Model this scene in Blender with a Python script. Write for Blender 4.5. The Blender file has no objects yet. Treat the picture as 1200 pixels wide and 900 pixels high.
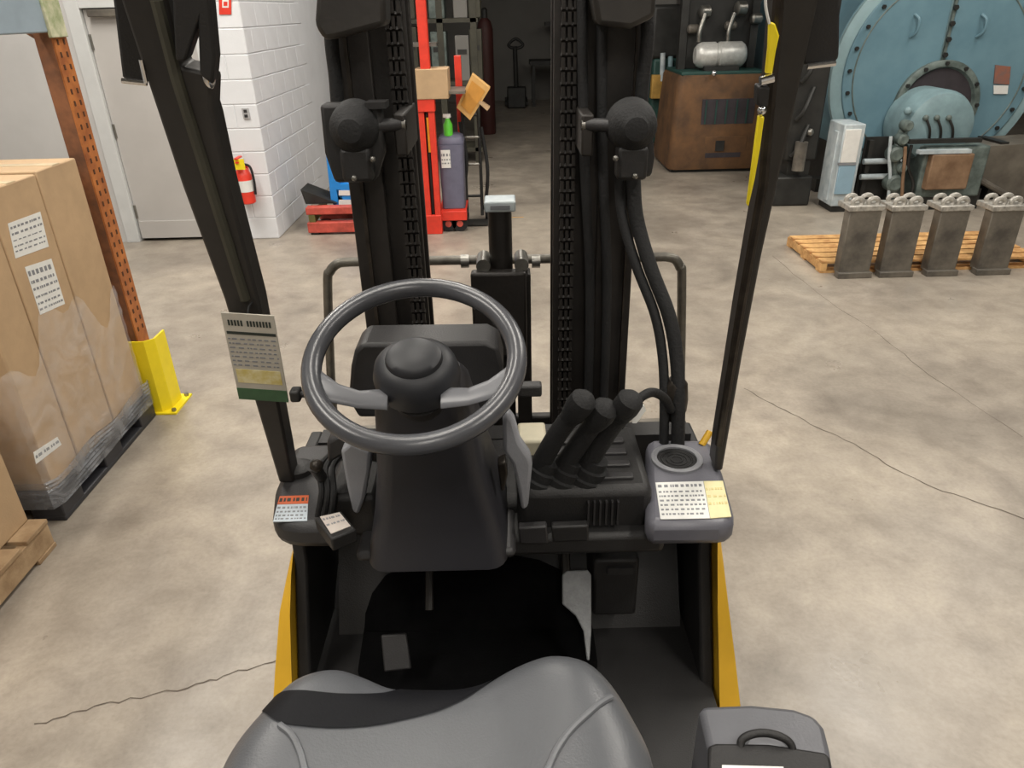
import bpy, bmesh, math, random
from mathutils import Vector as V, Matrix
random.seed(7)
scene = bpy.context.scene
COL = scene.collection
# ------------------------------------------------------------------ camera
H, F = 1.9, 850.0                       # eye height, focal length in pixels of a 1200x900 frame
_up = V((-40, 1640, 850)).normalized()
_fw = V((-11, 440, -850)); _fw = (_fw - _up*_fw.dot(_up)).normalized()
_rt = _fw.cross(_up)
R = Matrix((_rt, _fw, _up))             # camera axes -> world
C0 = V((0, 0, H))
cd = bpy.data.cameras.new('camera'); cam = bpy.data.objects.new('camera', cd); COL.objects.link(cam)
cd.sensor_fit = 'HORIZONTAL'; cd.sensor_width = 36; cd.lens = 36*F/1200; cd.clip_start = .02
cam.matrix_world = Matrix.Translation(C0) @ R.to_4x4()
scene.camera = cam
# ------------------------------------------------------------------ world, exposure
w = bpy.data.worlds.new('world'); scene.world = w; w.use_nodes = True
w.node_tree.nodes['Background'].inputs[0].default_value = (.9, .95, 1, 1)
w.node_tree.nodes['Background'].inputs[1].default_value = .10
vs = scene.view_settings
vs.view_transform = 'Standard'; vs.look = 'None'; vs.gamma = 1; vs.use_curve_mapping = False; vs.exposure = -0.3
# lamps: x, y, z, length along y, power
LAMPS = [(-2.9, 4.7, 4.6, 2.4, 175), (.2, 5.0, 4.7, 2.4, 75), (-.4, 7.6, 4.7, 2.4, 85), (3.1, 4.2, 4.7, 2.4, 150), (-2.6, 0.2, 4.7, 2.4, 130),  # farthest lamp added to brighten the white side wall
         (2.6, -.4, 4.7, 2.4, 130), (-.3, 1.6, 4.7, 2.4, 70), (0.2, -3.0, 4.7, 2.4, 120), (5.2, 6.2, 4.7, 2.4, 75)]
for i, (x, y, z, L, p) in enumerate(LAMPS):
    l = bpy.data.lights.new('ceiling_lamp', 'AREA'); l.shape = 'RECTANGLE'; l.size = .5; l.size_y = L; l.energy = p
    l.color = (1, .945, .86)
    o = bpy.data.objects.new('ceiling_lamp', l); COL.objects.link(o); o.location = (x, y, z - .06)

# ------------------------------------------------------------------ helpers
def ray(x, y): return R @ V((x-600, 450-y, -F))
def PY(x, y, v): d = ray(x, y); return C0 + d*(v/d.y)
def PX(x, y, v): d = ray(x, y); return C0 + d*(v/d.x)
def PZ(x, y, v): d = ray(x, y); return C0 + d*((v-H)/d.z)
def PP(x, y, p, n): d = ray(x, y); return C0 + d*((V(p)-C0).dot(V(n))/d.dot(V(n)))   # on a plane

def s2l(c): return tuple(((v/255)/12.92 if v/255 <= .04045 else ((v/255+.055)/1.055)**2.4) for v in c)
MATS = {}
def mat(name, rgb, rough=.5, metal=0, var=.12, scale=8, bump=0, bscale=60, rgb2=None, spec=.5, coat=0):
    if name in MATS: return MATS[name]
    m = bpy.data.materials.new(name); m.use_nodes = True; nt = m.node_tree; b = nt.nodes['Principled BSDF']
    a = s2l(rgb); c2 = s2l(rgb2) if rgb2 else tuple(v*(1-var*2.2) for v in a)
    tc = nt.nodes.new('ShaderNodeTexCoord'); n = nt.nodes.new('ShaderNodeTexNoise')
    n.inputs['Scale'].default_value = scale; n.inputs['Detail'].default_value = 6; n.inputs['Roughness'].default_value = .6
    nt.links.new(tc.outputs['Object'], n.inputs['Vector'])
    r = nt.nodes.new('ShaderNodeValToRGB'); r.color_ramp.elements[0].position = .35; r.color_ramp.elements[1].position = .65
    r.color_ramp.elements[0].color = (*c2, 1); r.color_ramp.elements[1].color = (*a, 1)
    nt.links.new(n.outputs['Fac'], r.inputs['Fac']); nt.links.new(r.outputs['Color'], b.inputs['Base Color'])
    b.inputs['Roughness'].default_value = rough; b.inputs['Metallic'].default_value = metal
    b.inputs['Specular IOR Level'].default_value = spec; b.inputs['Coat Weight'].default_value = coat
    if bump:
        n2 = nt.nodes.new('ShaderNodeTexNoise'); n2.inputs['Scale'].default_value = bscale; n2.inputs['Detail'].default_value = 4
        nt.links.new(tc.outputs['Object'], n2.inputs['Vector'])
        bp = nt.nodes.new('ShaderNodeBump'); bp.inputs['Strength'].default_value = bump; bp.inputs['Distance'].default_value = .01
        nt.links.new(n2.outputs['Fac'], bp.inputs['Height']); nt.links.new(bp.outputs['Normal'], b.inputs['Normal'])
    MATS[name] = m; return m

def wloc(o):
    p = V((0, 0, 0))
    while o: p += o.location; o = o.parent
    return p
def obj(name, bm, m, parent=None, smooth=True, bevel=0, origin=None, label=None):
    """one mesh object out of a bmesh in world coordinates"""
    bmesh.ops.recalc_face_normals(bm, faces=bm.faces)
    co = [v.co for v in bm.verts]
    lo = V([min(c[i] for c in co) for i in range(3)]); hi = V([max(c[i] for c in co) for i in range(3)])
    c = V(origin) if origin else V(((lo.x+hi.x)/2, (lo.y+hi.y)/2, lo.z))
    bmesh.ops.translate(bm, verts=bm.verts, vec=-c)
    me = bpy.data.meshes.new(name); bm.to_mesh(me); bm.free()
    if smooth:
        for p in me.polygons: p.use_smooth = True
        me.set_sharp_from_angle(angle=math.radians(38))
    o = bpy.data.objects.new(name, me); COL.objects.link(o)
    if isinstance(m, str): m = MATS[m]
    me.materials.append(m)
    if parent: o.parent = parent; o.location = c - wloc(parent)
    else: o.location = c
    if bevel:
        b = o.modifiers.new('bevel', 'BEVEL'); b.width = bevel; b.segments = 2; b.limit_method = 'ANGLE'; b.angle_limit = math.radians(40)
    if label: o['label'] = label
    return o
def tag(o, label, cat, group=None, kind=None):
    o['label'] = label; o['category'] = cat
    if group: o['group'] = group
    if kind: o['kind'] = kind
    return o
def thing(name, label, cat, loc, group=None):
    o = bpy.data.objects.new(name, None); COL.objects.link(o); o.location = loc; o.empty_display_size = .1
    return tag(o, label, cat, group)
def stuff(o): o['kind'] = 'stuff'; return o
def struct(o): o['kind'] = 'structure'; return o

def B(): return bmesh.new()
def box(b, lo, hi, rot=None, piv=None):
    lo, hi = V(lo), V(hi); c = (lo+hi)/2; s = hi-lo
    r = bmesh.ops.create_cube(b, size=1)['verts']
    bmesh.ops.scale(b, verts=r, vec=s); bmesh.ops.translate(b, verts=r, vec=c)
    if rot is not None: bmesh.ops.rotate(b, verts=r, cent=V(piv) if piv else c, matrix=rot)
    return b
def bx(lo, hi, rot=None, piv=None): return box(B(), lo, hi, rot, piv)
def frame_of(d):
    d = d.normalized(); a = V((0, 0, 1)) if abs(d.z) < .9 else V((1, 0, 0))
    u = d.cross(a).normalized(); return u, d.cross(u).normalized()
def loft(b, secs, cap=True, closed=True, loop=False):
    vs_ = [[b.verts.new(p) for p in s] for s in secs]; n = len(secs[0])
    pairs = list(zip(vs_, vs_[1:])) + ([(vs_[-1], vs_[0])] if loop else [])
    for A, D in pairs:
        for i in range(n if closed else n-1):
            j = (i+1) % n
            b.faces.new((A[i], A[j], D[j], D[i]))
    if cap and not loop: b.faces.new(vs_[0]); b.faces.new(vs_[-1])
    return b
def cyl(b, p0, p1, r0, r1=None, seg=20):
    p0, p1 = V(p0), V(p1); r1 = r0 if r1 is None else r1; u, v = frame_of(p1-p0)
    S = [[p + (u*math.cos(2*math.pi*i/seg) + v*math.sin(2*math.pi*i/seg))*r for i in range(seg)] for p, r in ((p0, r0), (p1, r1))]
    return loft(b, S)
def lathe(b, p0, axis, prof, seg=32, cap=True):
    """prof: (distance along axis, radius)"""
    p0 = V(p0); a = V(axis).normalized(); u, v = frame_of(a)
    return loft(b, [[p0 + a*h + (u*math.cos(2*math.pi*i/seg)+v*math.sin(2*math.pi*i/seg))*max(r, 1e-4) for i in range(seg)] for h, r in prof], cap)
def spline(pts, k=8, closed=False):
    pts = [V(p) for p in pts]; n = len(pts); out = []
    for i in range(n if closed else n-1):
        p1, p2 = pts[i], pts[(i+1) % n]
        p0 = pts[i-1] if (i or closed) else p1*2-p2
        p3 = pts[(i+2) % n] if (closed or i+2 < n) else p2*2-p1
        for j in range(k):
            t = j/k
            out.append(.5*((2*p1)+(p2-p0)*t+(2*p0-5*p1+4*p2-p3)*t*t+(3*p1-p0-3*p2+p3)*t**3))
    if not closed: out.append(pts[-1])
    return out
def tube(b, pts, r, seg=10, closed=False):
    pts = [V(p) for p in pts]; n = len(pts); S = []; u = None
    for i, p in enumerate(pts):
        if closed: d = pts[(i+1) % n]-pts[i-1]
        else: d = pts[min(i+1, n-1)]-pts[max(i-1, 0)]
        d.normalize()
        if u is None: u, _ = frame_of(d)
        u = (u-d*u.dot(d)).normalized(); v = d.cross(u)
        rr = r(i/(n-1)) if callable(r) else r
        S.append([p+(u*math.cos(2*math.pi*k/seg)+v*math.sin(2*math.pi*k/seg))*rr for k in range(seg)])
    return loft(b, S, loop=closed)
def prism(b, pts, vec):
    vec = V(vec); return loft(b, [[V(p) for p in pts], [V(p)+vec for p in pts]])
def rrect(w_, d_, r, n=5):
    out = []
    for cx, cy, a0 in ((w_-r, d_-r, 0), (-w_+r, d_-r, 90), (-w_+r, -d_+r, 180), (w_-r, -d_+r, 270)):
        for i in range(n):
            a = math.radians(a0+90*i/(n-1)); out.append((cx+r*math.cos(a), cy+r*math.sin(a)))
    return out
def ball(b, c, r, sc=(1, 1, 1), seg=20):
    v = bmesh.ops.create_uvsphere(b, u_segments=seg, v_segments=seg//2, radius=r)['verts']
    bmesh.ops.scale(b, verts=v, vec=V(sc)); bmesh.ops.translate(b, verts=v, vec=V(c)); return b
def quad(b, a, c, d, e): b.faces.new([b.verts.new(V(p)) for p in (a, c, d, e)]); return b
def sheet(b, A, Bp, D, E_, t):
    """thin slab on four corners, thickness t along its normal (towards the camera side)"""
    A, Bp, D, E_ = V(A), V(Bp), V(D), V(E_); n = (Bp-A).cross(E_-A).normalized()
    if n.dot(C0-A) < 0: n = -n
    return prism(b, [A, Bp, D, E_], n*t)
def lerp(a, b_, t): return a+(b_-a)*t
def text_bars(b, A, Bp, D, E_, rows, t=.0008, cols=10, seed=1, fill=.6):
    """rows of small raised strokes standing for print too fine to read; A,Bp top edge, E_,D bottom edge"""
    rn = random.Random(seed); A, Bp, D, E_ = V(A), V(Bp), V(D), V(E_)
    for (v0, v1) in rows:
        u = .04
        while u < .93:
            l = rn.uniform(.5, 1.6)/cols; u2 = min(u+l*fill, .96)
            P = lambda uu, vv: lerp(lerp(A, Bp, uu), lerp(E_, D, uu), vv)
            sheet(b, P(u, v0), P(u2, v0), P(u2, v1), P(u, v1), t); u += l
    return b

# ------------------------------------------------------------------ materials
mat('black_plastic', (33, 32, 32), .55, var=.1, scale=20, bump=.15, bscale=300)
mat('dark_plastic', (46, 45, 46), .5, var=.1, scale=20, bump=.12, bscale=300)
mat('grey_plastic', (140, 141, 146), .45, var=.06, scale=14, bump=.1, bscale=250)
mat('silver_plastic', (176, 176, 178), .35, var=.06, scale=14)
mat('rubber', (25, 25, 26), .75, var=.15, scale=25, bump=.25, bscale=200)
mat('black_mat', (9, 9, 10), .9, var=.2, scale=30, bump=.3, bscale=250, spec=.1)
mat('black_steel', (48, 45, 42), .48, var=.16, scale=9, bump=.06, bscale=80)
mat('mast_steel', (44, 40, 37), .5, .2, var=.2, scale=12, bump=.08, bscale=90)
mat('greasy_steel', (64, 58, 52), .4, .6, var=.25, scale=25)
mat('bare_steel', (150, 148, 142), .35, .85, var=.15, scale=20)
mat('chrome', (225, 225, 225), .12, 1, var=.03)
mat('truck_yellow', (226, 176, 44), .4, var=.06, scale=5, coat=.2)
mat('vinyl', (84, 86, 90), .36, var=.05, scale=10, bump=.08, bscale=350)
mat('vinyl_shade', (12, 13, 18), .6, var=.1, scale=10, bump=.08, bscale=350, spec=.2)  # near-black colour for the painted shade band on the seat
mat('wheel_grip', (74, 75, 79), .27, var=.06, scale=20, bump=.03, bscale=400)
mat('paper', (226, 226, 222), .7, var=.04, scale=20)
mat('paper_cream', (228, 218, 170), .7, var=.05, scale=20)
mat('tag_paper', (186, 180, 168), .45, var=.05, scale=20)
mat('tag_green', (62, 98, 66), .5, var=.1, scale=30)
mat('tag_yellow', (198, 178, 92), .5, rgb2=(222, 212, 170), scale=40)
mat('ink', (132, 134, 138), .7, var=.05)
mat('ink_dark', (45, 52, 46), .7, var=.05)
mat('ink_orange', (196, 92, 48), .6, var=.05)
mat('bright_yellow', (248, 224, 32), .45, var=.05, scale=6)
mat('cardboard', (186, 157, 122), .8, var=.07, scale=6, bump=.08, bscale=120)
mat('cardboard_warm', (216, 170, 104), .8, var=.08, scale=6, bump=.08, bscale=120)
mat('pallet_wood', (222, 178, 118), .75, rgb2=(170, 122, 72), scale=9, bump=.2, bscale=40)
mat('pallet_wood_dull', (178, 152, 118), .8, rgb2=(142, 116, 86), scale=9, bump=.2, bscale=40)
mat('black_pallet', (52, 52, 56), .5, var=.15, scale=12)
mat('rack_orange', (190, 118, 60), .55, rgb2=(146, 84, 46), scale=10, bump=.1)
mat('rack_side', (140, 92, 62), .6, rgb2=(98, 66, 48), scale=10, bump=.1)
mat('rack_blue', (150, 165, 176), .5, var=.06, scale=6)
mat('slot_dark', (84, 50, 28), .8)
mat('red_paint', (226, 62, 44), .42, var=.09, scale=10)
mat('red_dull', (206, 88, 74), .55, rgb2=(160, 66, 54), scale=10)
mat('blue_plastic', (36, 138, 220), .4, var=.07, scale=10)
mat('bin_grey', (104, 104, 124), .5, var=.07, scale=10)
mat('green_plastic', (96, 206, 60), .4, var=.1, scale=20)
mat('dark_machine', (42, 42, 40), .55, var=.25, scale=6)
mat('olive_dark', (70, 68, 56), .6, var=.2, scale=5)
mat('boiler_blue', (110, 143, 156), .42, rgb2=(95, 128, 142), scale=2.2, bump=.05)
mat('boiler_edge', (150, 178, 184), .45, var=.08, scale=5)
mat('burner_blue', (132, 158, 164), .45, var=.12, scale=7)
mat('burner_grey', (112, 124, 120), .5, rgb2=(74, 84, 80), scale=9)
mat('panel_brown', (146, 118, 92), .6, rgb2=(112, 86, 64), scale=6)
mat('cabinet_pale', (196, 204, 206), .5, rgb2=(160, 172, 178), scale=8)
mat('cabinet_blue', (142, 172, 190), .5, var=.06, scale=8)
mat('rust', (108, 76, 46), .75, rgb2=(76, 54, 35), scale=4, bump=.15, bscale=30)
mat('teal_dark', (38, 74, 68), .55, var=.15, scale=6)
mat('iron_plate', (126, 120, 110), .5, .3, rgb2=(84, 80, 75), scale=5, bump=.08)
mat('dull_silver', (196, 192, 184), .45, .5, var=.2, scale=30)
mat('door_grey', (186, 183, 180), .5, var=.03, scale=3)
mat('frame_white', (204, 206, 206), .5, var=.04, scale=4)
mat('block_white', (222, 224, 228), .62, var=.03, scale=3, bump=.12, bscale=90)
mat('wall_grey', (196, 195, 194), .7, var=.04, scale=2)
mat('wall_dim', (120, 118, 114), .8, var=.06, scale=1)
mat('ceiling_mat', (120, 120, 118), .9, var=.05, scale=1)

def concrete():
    m = bpy.data.materials.new('concrete'); m.use_nodes = True; nt = m.node_tree; b = nt.nodes['Principled BSDF']
    tc = nt.nodes.new('ShaderNodeTexCoord')
    def noise(s, d, r=.6, dist=0):
        n = nt.nodes.new('ShaderNodeTexNoise'); n.inputs['Scale'].default_value = s; n.inputs['Detail'].default_value = d
        n.inputs['Roughness'].default_value = r; n.inputs['Distortion'].default_value = dist
        nt.links.new(tc.outputs['Object'], n.inputs['Vector']); return n
    def ramp(src, *st):
        r = nt.nodes.new('ShaderNodeValToRGB'); e = r.color_ramp.elements
        while len(e) < len(st): e.new(.5)
        for k, (p, c) in enumerate(st): e[k].position = p; e[k].color = (*s2l(c), 1)
        nt.links.new(src.outputs['Fac'], r.inputs['Fac']); return r
    def mul(a, c, f):
        x = nt.nodes.new('ShaderNodeMix'); x.data_type = 'RGBA'; x.blend_type = 'MULTIPLY'; x.inputs[0].default_value = f
        nt.links.new(a.outputs[0] if a.type != 'MIX' else a.outputs[2], x.inputs[6]); nt.links.new(c.outputs[0], x.inputs[7]); return x
    a = ramp(noise(1.1, 8, .62, .6), (.3, (134, 126, 116)), (.5, (158, 149, 137)), (.72, (180, 170, 155)))
    s = ramp(noise(5, 7, .65, .3), (.3, (200, 197, 196)), (.62, (255, 255, 255)))
    g = ramp(noise(60, 3), (.3, (228, 226, 224)), (.6, (255, 255, 255)))
    o = mul(mul(a, s, .7), g, .5)
    nt.links.new(o.outputs[2], b.inputs['Base Color'])
    r = ramp(noise(2.2, 5), (.3, (140, 140, 140)), (.7, (178, 178, 178)))
    nt.links.new(r.outputs[0], b.inputs['Roughness'])
    bp = nt.nodes.new('ShaderNodeBump'); bp.inputs['Strength'].default_value = .06; bp.inputs['Distance'].default_value = .01
    nt.links.new(noise(35, 4).outputs['Fac'], bp.inputs['Height']); nt.links.new(bp.outputs['Normal'], b.inputs['Normal'])
    return m
MATS['concrete'] = concrete()
def film(name, tr, rough=.12, tint=(.9, .92, .95)):
    m = bpy.data.materials.new(name); m.use_nodes = True; nt = m.node_tree
    for n in list(nt.nodes): nt.nodes.remove(n)
    out = nt.nodes.new('ShaderNodeOutputMaterial'); mx = nt.nodes.new('ShaderNodeMixShader')
    t = nt.nodes.new('ShaderNodeBsdfTransparent'); p = nt.nodes.new('ShaderNodeBsdfPrincipled')
    p.inputs['Base Color'].default_value = (*tint, 1); p.inputs['Roughness'].default_value = rough
    tc = nt.nodes.new('ShaderNodeTexCoord'); n = nt.nodes.new('ShaderNodeTexNoise')
    n.inputs['Scale'].default_value = 6; n.inputs['Detail'].default_value = 6; n.inputs['Distortion'].default_value = 1.5
    nt.links.new(tc.outputs['Object'], n.inputs['Vector'])
    bp = nt.nodes.new('ShaderNodeBump'); bp.inputs['Strength'].default_value = .5; bp.inputs['Distance'].default_value = .03
    nt.links.new(n.outputs['Fac'], bp.inputs['Height']); nt.links.new(bp.outputs['Normal'], p.inputs['Normal'])
    mr = nt.nodes.new('ShaderNodeMapRange'); mr.inputs[1].default_value = .35; mr.inputs[2].default_value = .7
    mr.inputs[3].default_value = tr*.45; mr.inputs[4].default_value = tr*1.4
    nt.links.new(n.outputs['Fac'], mr.inputs[0]); nt.links.new(mr.outputs[0], mx.inputs[0])
    nt.links.new(t.outputs[0], mx.inputs[1]); nt.links.new(p.outputs[0], mx.inputs[2]); nt.links.new(mx.outputs[0], out.inputs[0])
    MATS[name] = m
film('stretch_film', .16); film('film_thick', .62, .12, (.26, .27, .29))
lm = bpy.data.materials.new('lamp_glow'); lm.use_nodes = True
lb = lm.node_tree.nodes['Principled BSDF']; lb.inputs['Emission Color'].default_value = (1, .95, .86, 1); lb.inputs['Emission Strength'].default_value = 6
MATS['lamp_glow'] = lm

# ------------------------------------------------------------------ room shell
XL, XR, YB, YF, ZC = -7.5, 9.5, -5.0, 18.0, 4.9
YW = 6.80          # face of the near left wall
XS = -2.18         # its corner, where the side wall runs away
floor = struct(obj('floor', bx((XL, YB, -.1), (XR, YF, 0)), 'concrete', smooth=False, origin=(0, 0, 0)))
struct(obj('ceiling', bx((XL, YB, ZC), (XR, YF, ZC+.1)), 'ceiling_mat', smooth=False))
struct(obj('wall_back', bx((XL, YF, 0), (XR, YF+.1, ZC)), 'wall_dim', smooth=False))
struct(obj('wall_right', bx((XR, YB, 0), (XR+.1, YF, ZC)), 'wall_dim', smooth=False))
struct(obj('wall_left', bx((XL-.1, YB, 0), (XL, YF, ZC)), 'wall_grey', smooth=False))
struct(obj('wall_rear', bx((XL, YB-.1, 0), (XR, YB, ZC)), 'wall_grey', smooth=False))
DX0, DX1, DZ = -3.50, -2.60, 1.97
bw = B(); box(bw, (XL, YW, 0), (DX0-.12, YW+.2, ZC)); box(bw, (DX0-.12, YW, DZ+.1), (DX1+.1, YW+.2, ZC))
struct(obj('wall_front_left', bw, 'wall_grey', smooth=False))
# white painted block wall: core + each block that shows
wb = struct(obj('wall_block', bx((DX1+.1, YW+.006, 0), (XS-.006, YW+.206, ZC)), 'block_white', smooth=False))
ws = struct(obj('wall_block_side', bx((XS-.2, YW+.2, 0), (XS-.006, YF, ZC)), 'block_white', smooth=False))
def brick_obj(name, size, parent, loc, cache={}):
    key = tuple(round(s, 3) for s in size)
    if key not in cache:
        b = bx((-size[0]/2, -size[1]/2, -size[2]/2), (size[0]/2, size[1]/2, size[2]/2))
        bmesh.ops.bevel(b, geom=b.edges[:], offset=.004, segments=1, affect='EDGES')
        me = bpy.data.meshes.new(name); b.to_mesh(me); b.free(); me.materials.append(MATS['block_white']); cache[key] = me
    o = bpy.data.objects.new(name, cache[key]); COL.objects.link(o); o.parent = parent; o.location = V(loc)-wloc(parent)
for r in range(13):
    z = .2*r+.1; x = XS; k = 0
    first = .2 if r % 2 else .4
    while x > DX1+.11:
        L = first if k == 0 else .4
        x0 = max(x-L, DX1+.1); 
        if x-x0 > .03: brick_obj('block', (x-x0-.008, .02, .192), wb, ((x+x0)/2, YW+.010, z))
        x -= L; k += 1
    y = YW; k = 0; first = .4 if r % 2 else .2
    while y < YW+1.8:
        L = first if k == 0 else .4
        brick_obj('block', (.02, L-.008, .192), ws, (XS-.010, y+L/2, z)); y += L; k += 1
# door
dr = struct(obj('door_1', bx((DX0+.005, YW+.03, .03), (DX1-.005, YW+.075, DZ)), 'door_grey', smooth=False, bevel=.003))
for z in (.28, 1.0, 1.72):
    b = B(); cyl(b, (DX0+.012, YW+.026, z-.06), (DX0+.012, YW+.026, z+.06), .011, seg=10); obj('hinge', b, 'bare_steel', dr)
b = bx((DX0+.02, YW+.012, .03), (DX1-.02, YW+.03, .19)); obj('kick_plate', b, 'door_grey', dr)
b = bx((DX0+.06, YW-.03, DZ-.06), (DX0+.42, YW+.03, DZ-.005)); obj('door_closer', b, 'iron_plate', dr, bevel=.006)
b = B(); cyl(b, (DX1-.08, YW+.03, 1.0), (DX1-.08, YW-.03, 1.0), .012); ball(b, (DX1-.08, YW-.05, 1.0), .03); obj('door_knob', b, 'bare_steel', dr)
b = B(); box(b, (DX0-.12, YW-.015, 0), (DX0, YW+.09, DZ+.1)); box(b, (DX1, YW-.015, 0), (DX1+.1, YW+.09, DZ+.1)); box(b, (DX0, YW-.015, DZ+.005), (DX1, YW+.09, DZ+.1))
struct(obj('trim_1', b, 'frame_white', smooth=False, bevel=.004))
# floor cracks with their own course
def crack(pix, wd):
    pts = [PZ(x, y, 0) for x, y in pix]; pts = spline(pts, 6); b = B(); rn = random.Random(len(pix))
    L, Rr = [], []
    for i, p in enumerate(pts):
        d = (pts[min(i+1, len(pts)-1)]-pts[max(i-1, 0)]).normalized(); n = V((-d.y, d.x, 0)); j = n*rn.uniform(-.008, .008); ww = wd*rn.uniform(.5, 1.2)
        L.append(V((p.x, p.y, .0012))+j+n*ww); Rr.append(V((p.x, p.y, .0012))+j-n*ww)
    for i in range(len(pts)-1): quad(b, L[i], L[i+1], Rr[i+1], Rr[i])
    obj('floor_crack', b, mat('crack', (100, 90, 80), .9), floor, smooth=False)
crack([(872, 455), (905, 473), (950, 497), (1000, 520), (1060, 556), (1130, 584), (1215, 612)], .0032)
crack([(40, 850), (85, 836), (140, 822), (220, 806), (270, 790), (330, 772)], .0026)
crack([(905, 300), (960, 345), (1030, 392), (1090, 440), (1200, 512)], .0016)
# ceiling lights
for (x, y, z, L, p) in LAMPS:
    t = thing('ceiling_light', 'white strip light fixture hung under the ceiling', 'ceiling light', (x, y, z), 'strip lights under the ceiling')
    b = bx((x-.28, y-L/2-.05, z-.02), (x+.28, y+L/2+.05, z+.08)); obj('housing', b, 'frame_white', t)
    b = bx((x-.24, y-L/2, z-.035), (x+.24, y+L/2, z-.019)); obj('diffuser', b, 'lamp_glow', t)
    for s in (-1, 1):
        b = B(); cyl(b, (x, y+s*L*.4, z+.08), (x, y+s*L*.4, ZC+.01), .008, seg=8); obj('hanger', b, 'bare_steel', t)
#==OBJECTS==
# ------------------------------------------------------------------ storage rack on the left
XA = -1.93
rk = thing('storage_rack', 'orange slotted rack post with pale blue-grey beam beside the stacked cartons', 'storage rack', (XA, 3.5, 0))
U0, U1 = 3.47, 3.58
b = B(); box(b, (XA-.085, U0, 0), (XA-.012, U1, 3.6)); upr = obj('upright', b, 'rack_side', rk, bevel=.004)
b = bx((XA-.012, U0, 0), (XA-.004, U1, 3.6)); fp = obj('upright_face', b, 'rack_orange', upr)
b = B(); z = .45
while z < 3.5:
    for y in (U0+.03, U1-.03): box(b, (XA-.005, y-.006, z), (XA-.002, y+.006, z+.022))
    z += .05
stuff(obj('slots', b, 'slot_dark', upr, smooth=False))
obj('foot_plate', bx((XA-.12, U0-.03, 0), (XA+.02, U1+.03, .008)), 'rack_orange', rk)
b = B(); box(b, (XA-.06, .6, 1.85), (XA+.0, U0-.005, 1.98)); bm_ = obj('beam', b, 'rack_blue', rk, bevel=.006)
obj('beam_connector', bx((XA-.004, U0-.03, 1.83), (XA+.012, U1-.01, 2.05)), mat('connector', (206, 204, 176), .5, rgb2=(150, 160, 120), scale=20), rk, bevel=.003)
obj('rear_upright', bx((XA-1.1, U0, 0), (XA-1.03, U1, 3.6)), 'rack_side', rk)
for k in range(4):
    b = B(); cyl(b, (XA-.05, (U0+U1)/2, .2+k*.8), (XA-1.06, (U0+U1)/2, .9+k*.8 if k % 2 == 0 else .2+k*.8), .016, seg=8); obj('brace', b, 'rack_side', rk)
# yellow column guard
pg = thing('post_guard', 'bright yellow steel post guard bolted down in front of the rack post', 'post guard', (XA+.05, 3.5, 0))
b = B(); prism(b, [(XA-.06, 3.425, 0), (XA+.045, 3.425, 0), (XA+.085, 3.465, 0), (XA+.085, 3.585, 0), (XA+.075, 3.585, 0), (XA+.075, 3.47, 0), (XA+.04, 3.435, 0), (XA-.06, 3.435, 0)], (0, 0, .42))
obj('guard_shell', b, 'bright_yellow', pg, smooth=False)
obj('base_plate', bx((XA-.08, 3.405, 0), (XA+.125, 3.63, .01)), 'bright_yellow', pg)
for x, y in ((XA+.105, 3.43), (XA+.105, 3.605)):
    b = B(); cyl(b, (x, y, .01), (x, y, .025), .012, seg=6); obj('bolt', b, 'bare_steel', pg)
# black pallet with cartons and film
PY0, PY1 = 2.50, 3.40
pal = thing('plastic_pallet', 'dark grey plastic pallet under the tall film-wrapped cartons', 'pallet', (-2.45, 2.95, 0))
obj('deck', bx((-2.96, PY0, .10), (XA+.02, PY1, .14)), 'black_pallet', pal, bevel=.008)
for x0, x1 in ((-2.96, -2.82), (-2.52, -2.38), (XA-.12, XA+.02)):
    obj('skid', bx((x0, PY0, 0), (x1, PY1, .025)), 'black_pallet', pal, bevel=.006)
    for y0, y1 in ((PY0, PY0+.16), (2.87, 3.03), (PY1-.16, PY1)):
        obj('foot', bx((x0, y0, .02), (x1, y1, .105)), 'black_pallet', pal, bevel=.006)
def carton(name, lo, hi, label, group, m='cardboard', tape=True, taperot=None):
    t = thing(name, label, 'carton', ((lo[0]+hi[0])/2, (lo[1]+hi[1])/2, lo[2]), group)
    b = bx(lo, hi); o = obj('box_body', b, m, t, bevel=.006)
    if tape:
        xm = (lo[0]+hi[0])/2
        b = B(); box(b, (lo[0]+.01, (lo[1]+hi[1])/2-.028, hi[2]-.002), (hi[0]-.002, (lo[1]+hi[1])/2+.028, hi[2]+.0015))
        obj('tape', b, mat('tape', (206, 186, 150), .25), t)
    return t
CY = [2.52, 2.735, 3.065, 3.385]
names = ['tall brown carton at the near end of the wrapped pallet, small printed sticker low down',
         'tall brown carton in the middle of the wrapped pallet, two white papers stuck on it',
         'tall brown carton on the wrapped pallet right beside the orange rack post']
crt = []
for k in range(3):
    crt.append(carton('carton', (-2.43, CY[k]+.004, .14), (XA-.005, CY[k+1]-.004, 1.33+.008*k), names[k], 'tall cartons on the dark pallet'))
for k in range(3):
    carton('carton', (-2.93, CY[k]+.004, .14), (-2.435, CY[k+1]-.004, 1.30), 'brown carton in the rear row of the wrapped pallet, behind the tall front cartons', 'cartons in the rear row of the dark pallet')
def paper(parent, pix, X, rows, m='paper', cols=9, seed=3):
    P = [PX(x, y, X) for x, y in pix]
    o = obj('paper_label', sheet(B(), *P, .001), m, parent, smooth=False)
    if rows: stuff(obj('print', text_bars(B(), *[p+V((.0011, 0, 0)) for p in P], rows, cols=cols, seed=seed), 'ink', o, smooth=False))
paper(crt[1], [(9, 262), (47, 248), (57, 289), (18, 303)], XA-.0045, [(.12, .18), (.3, .36), (.5, .53), (.66, .7), (.8, .84)])
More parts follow.
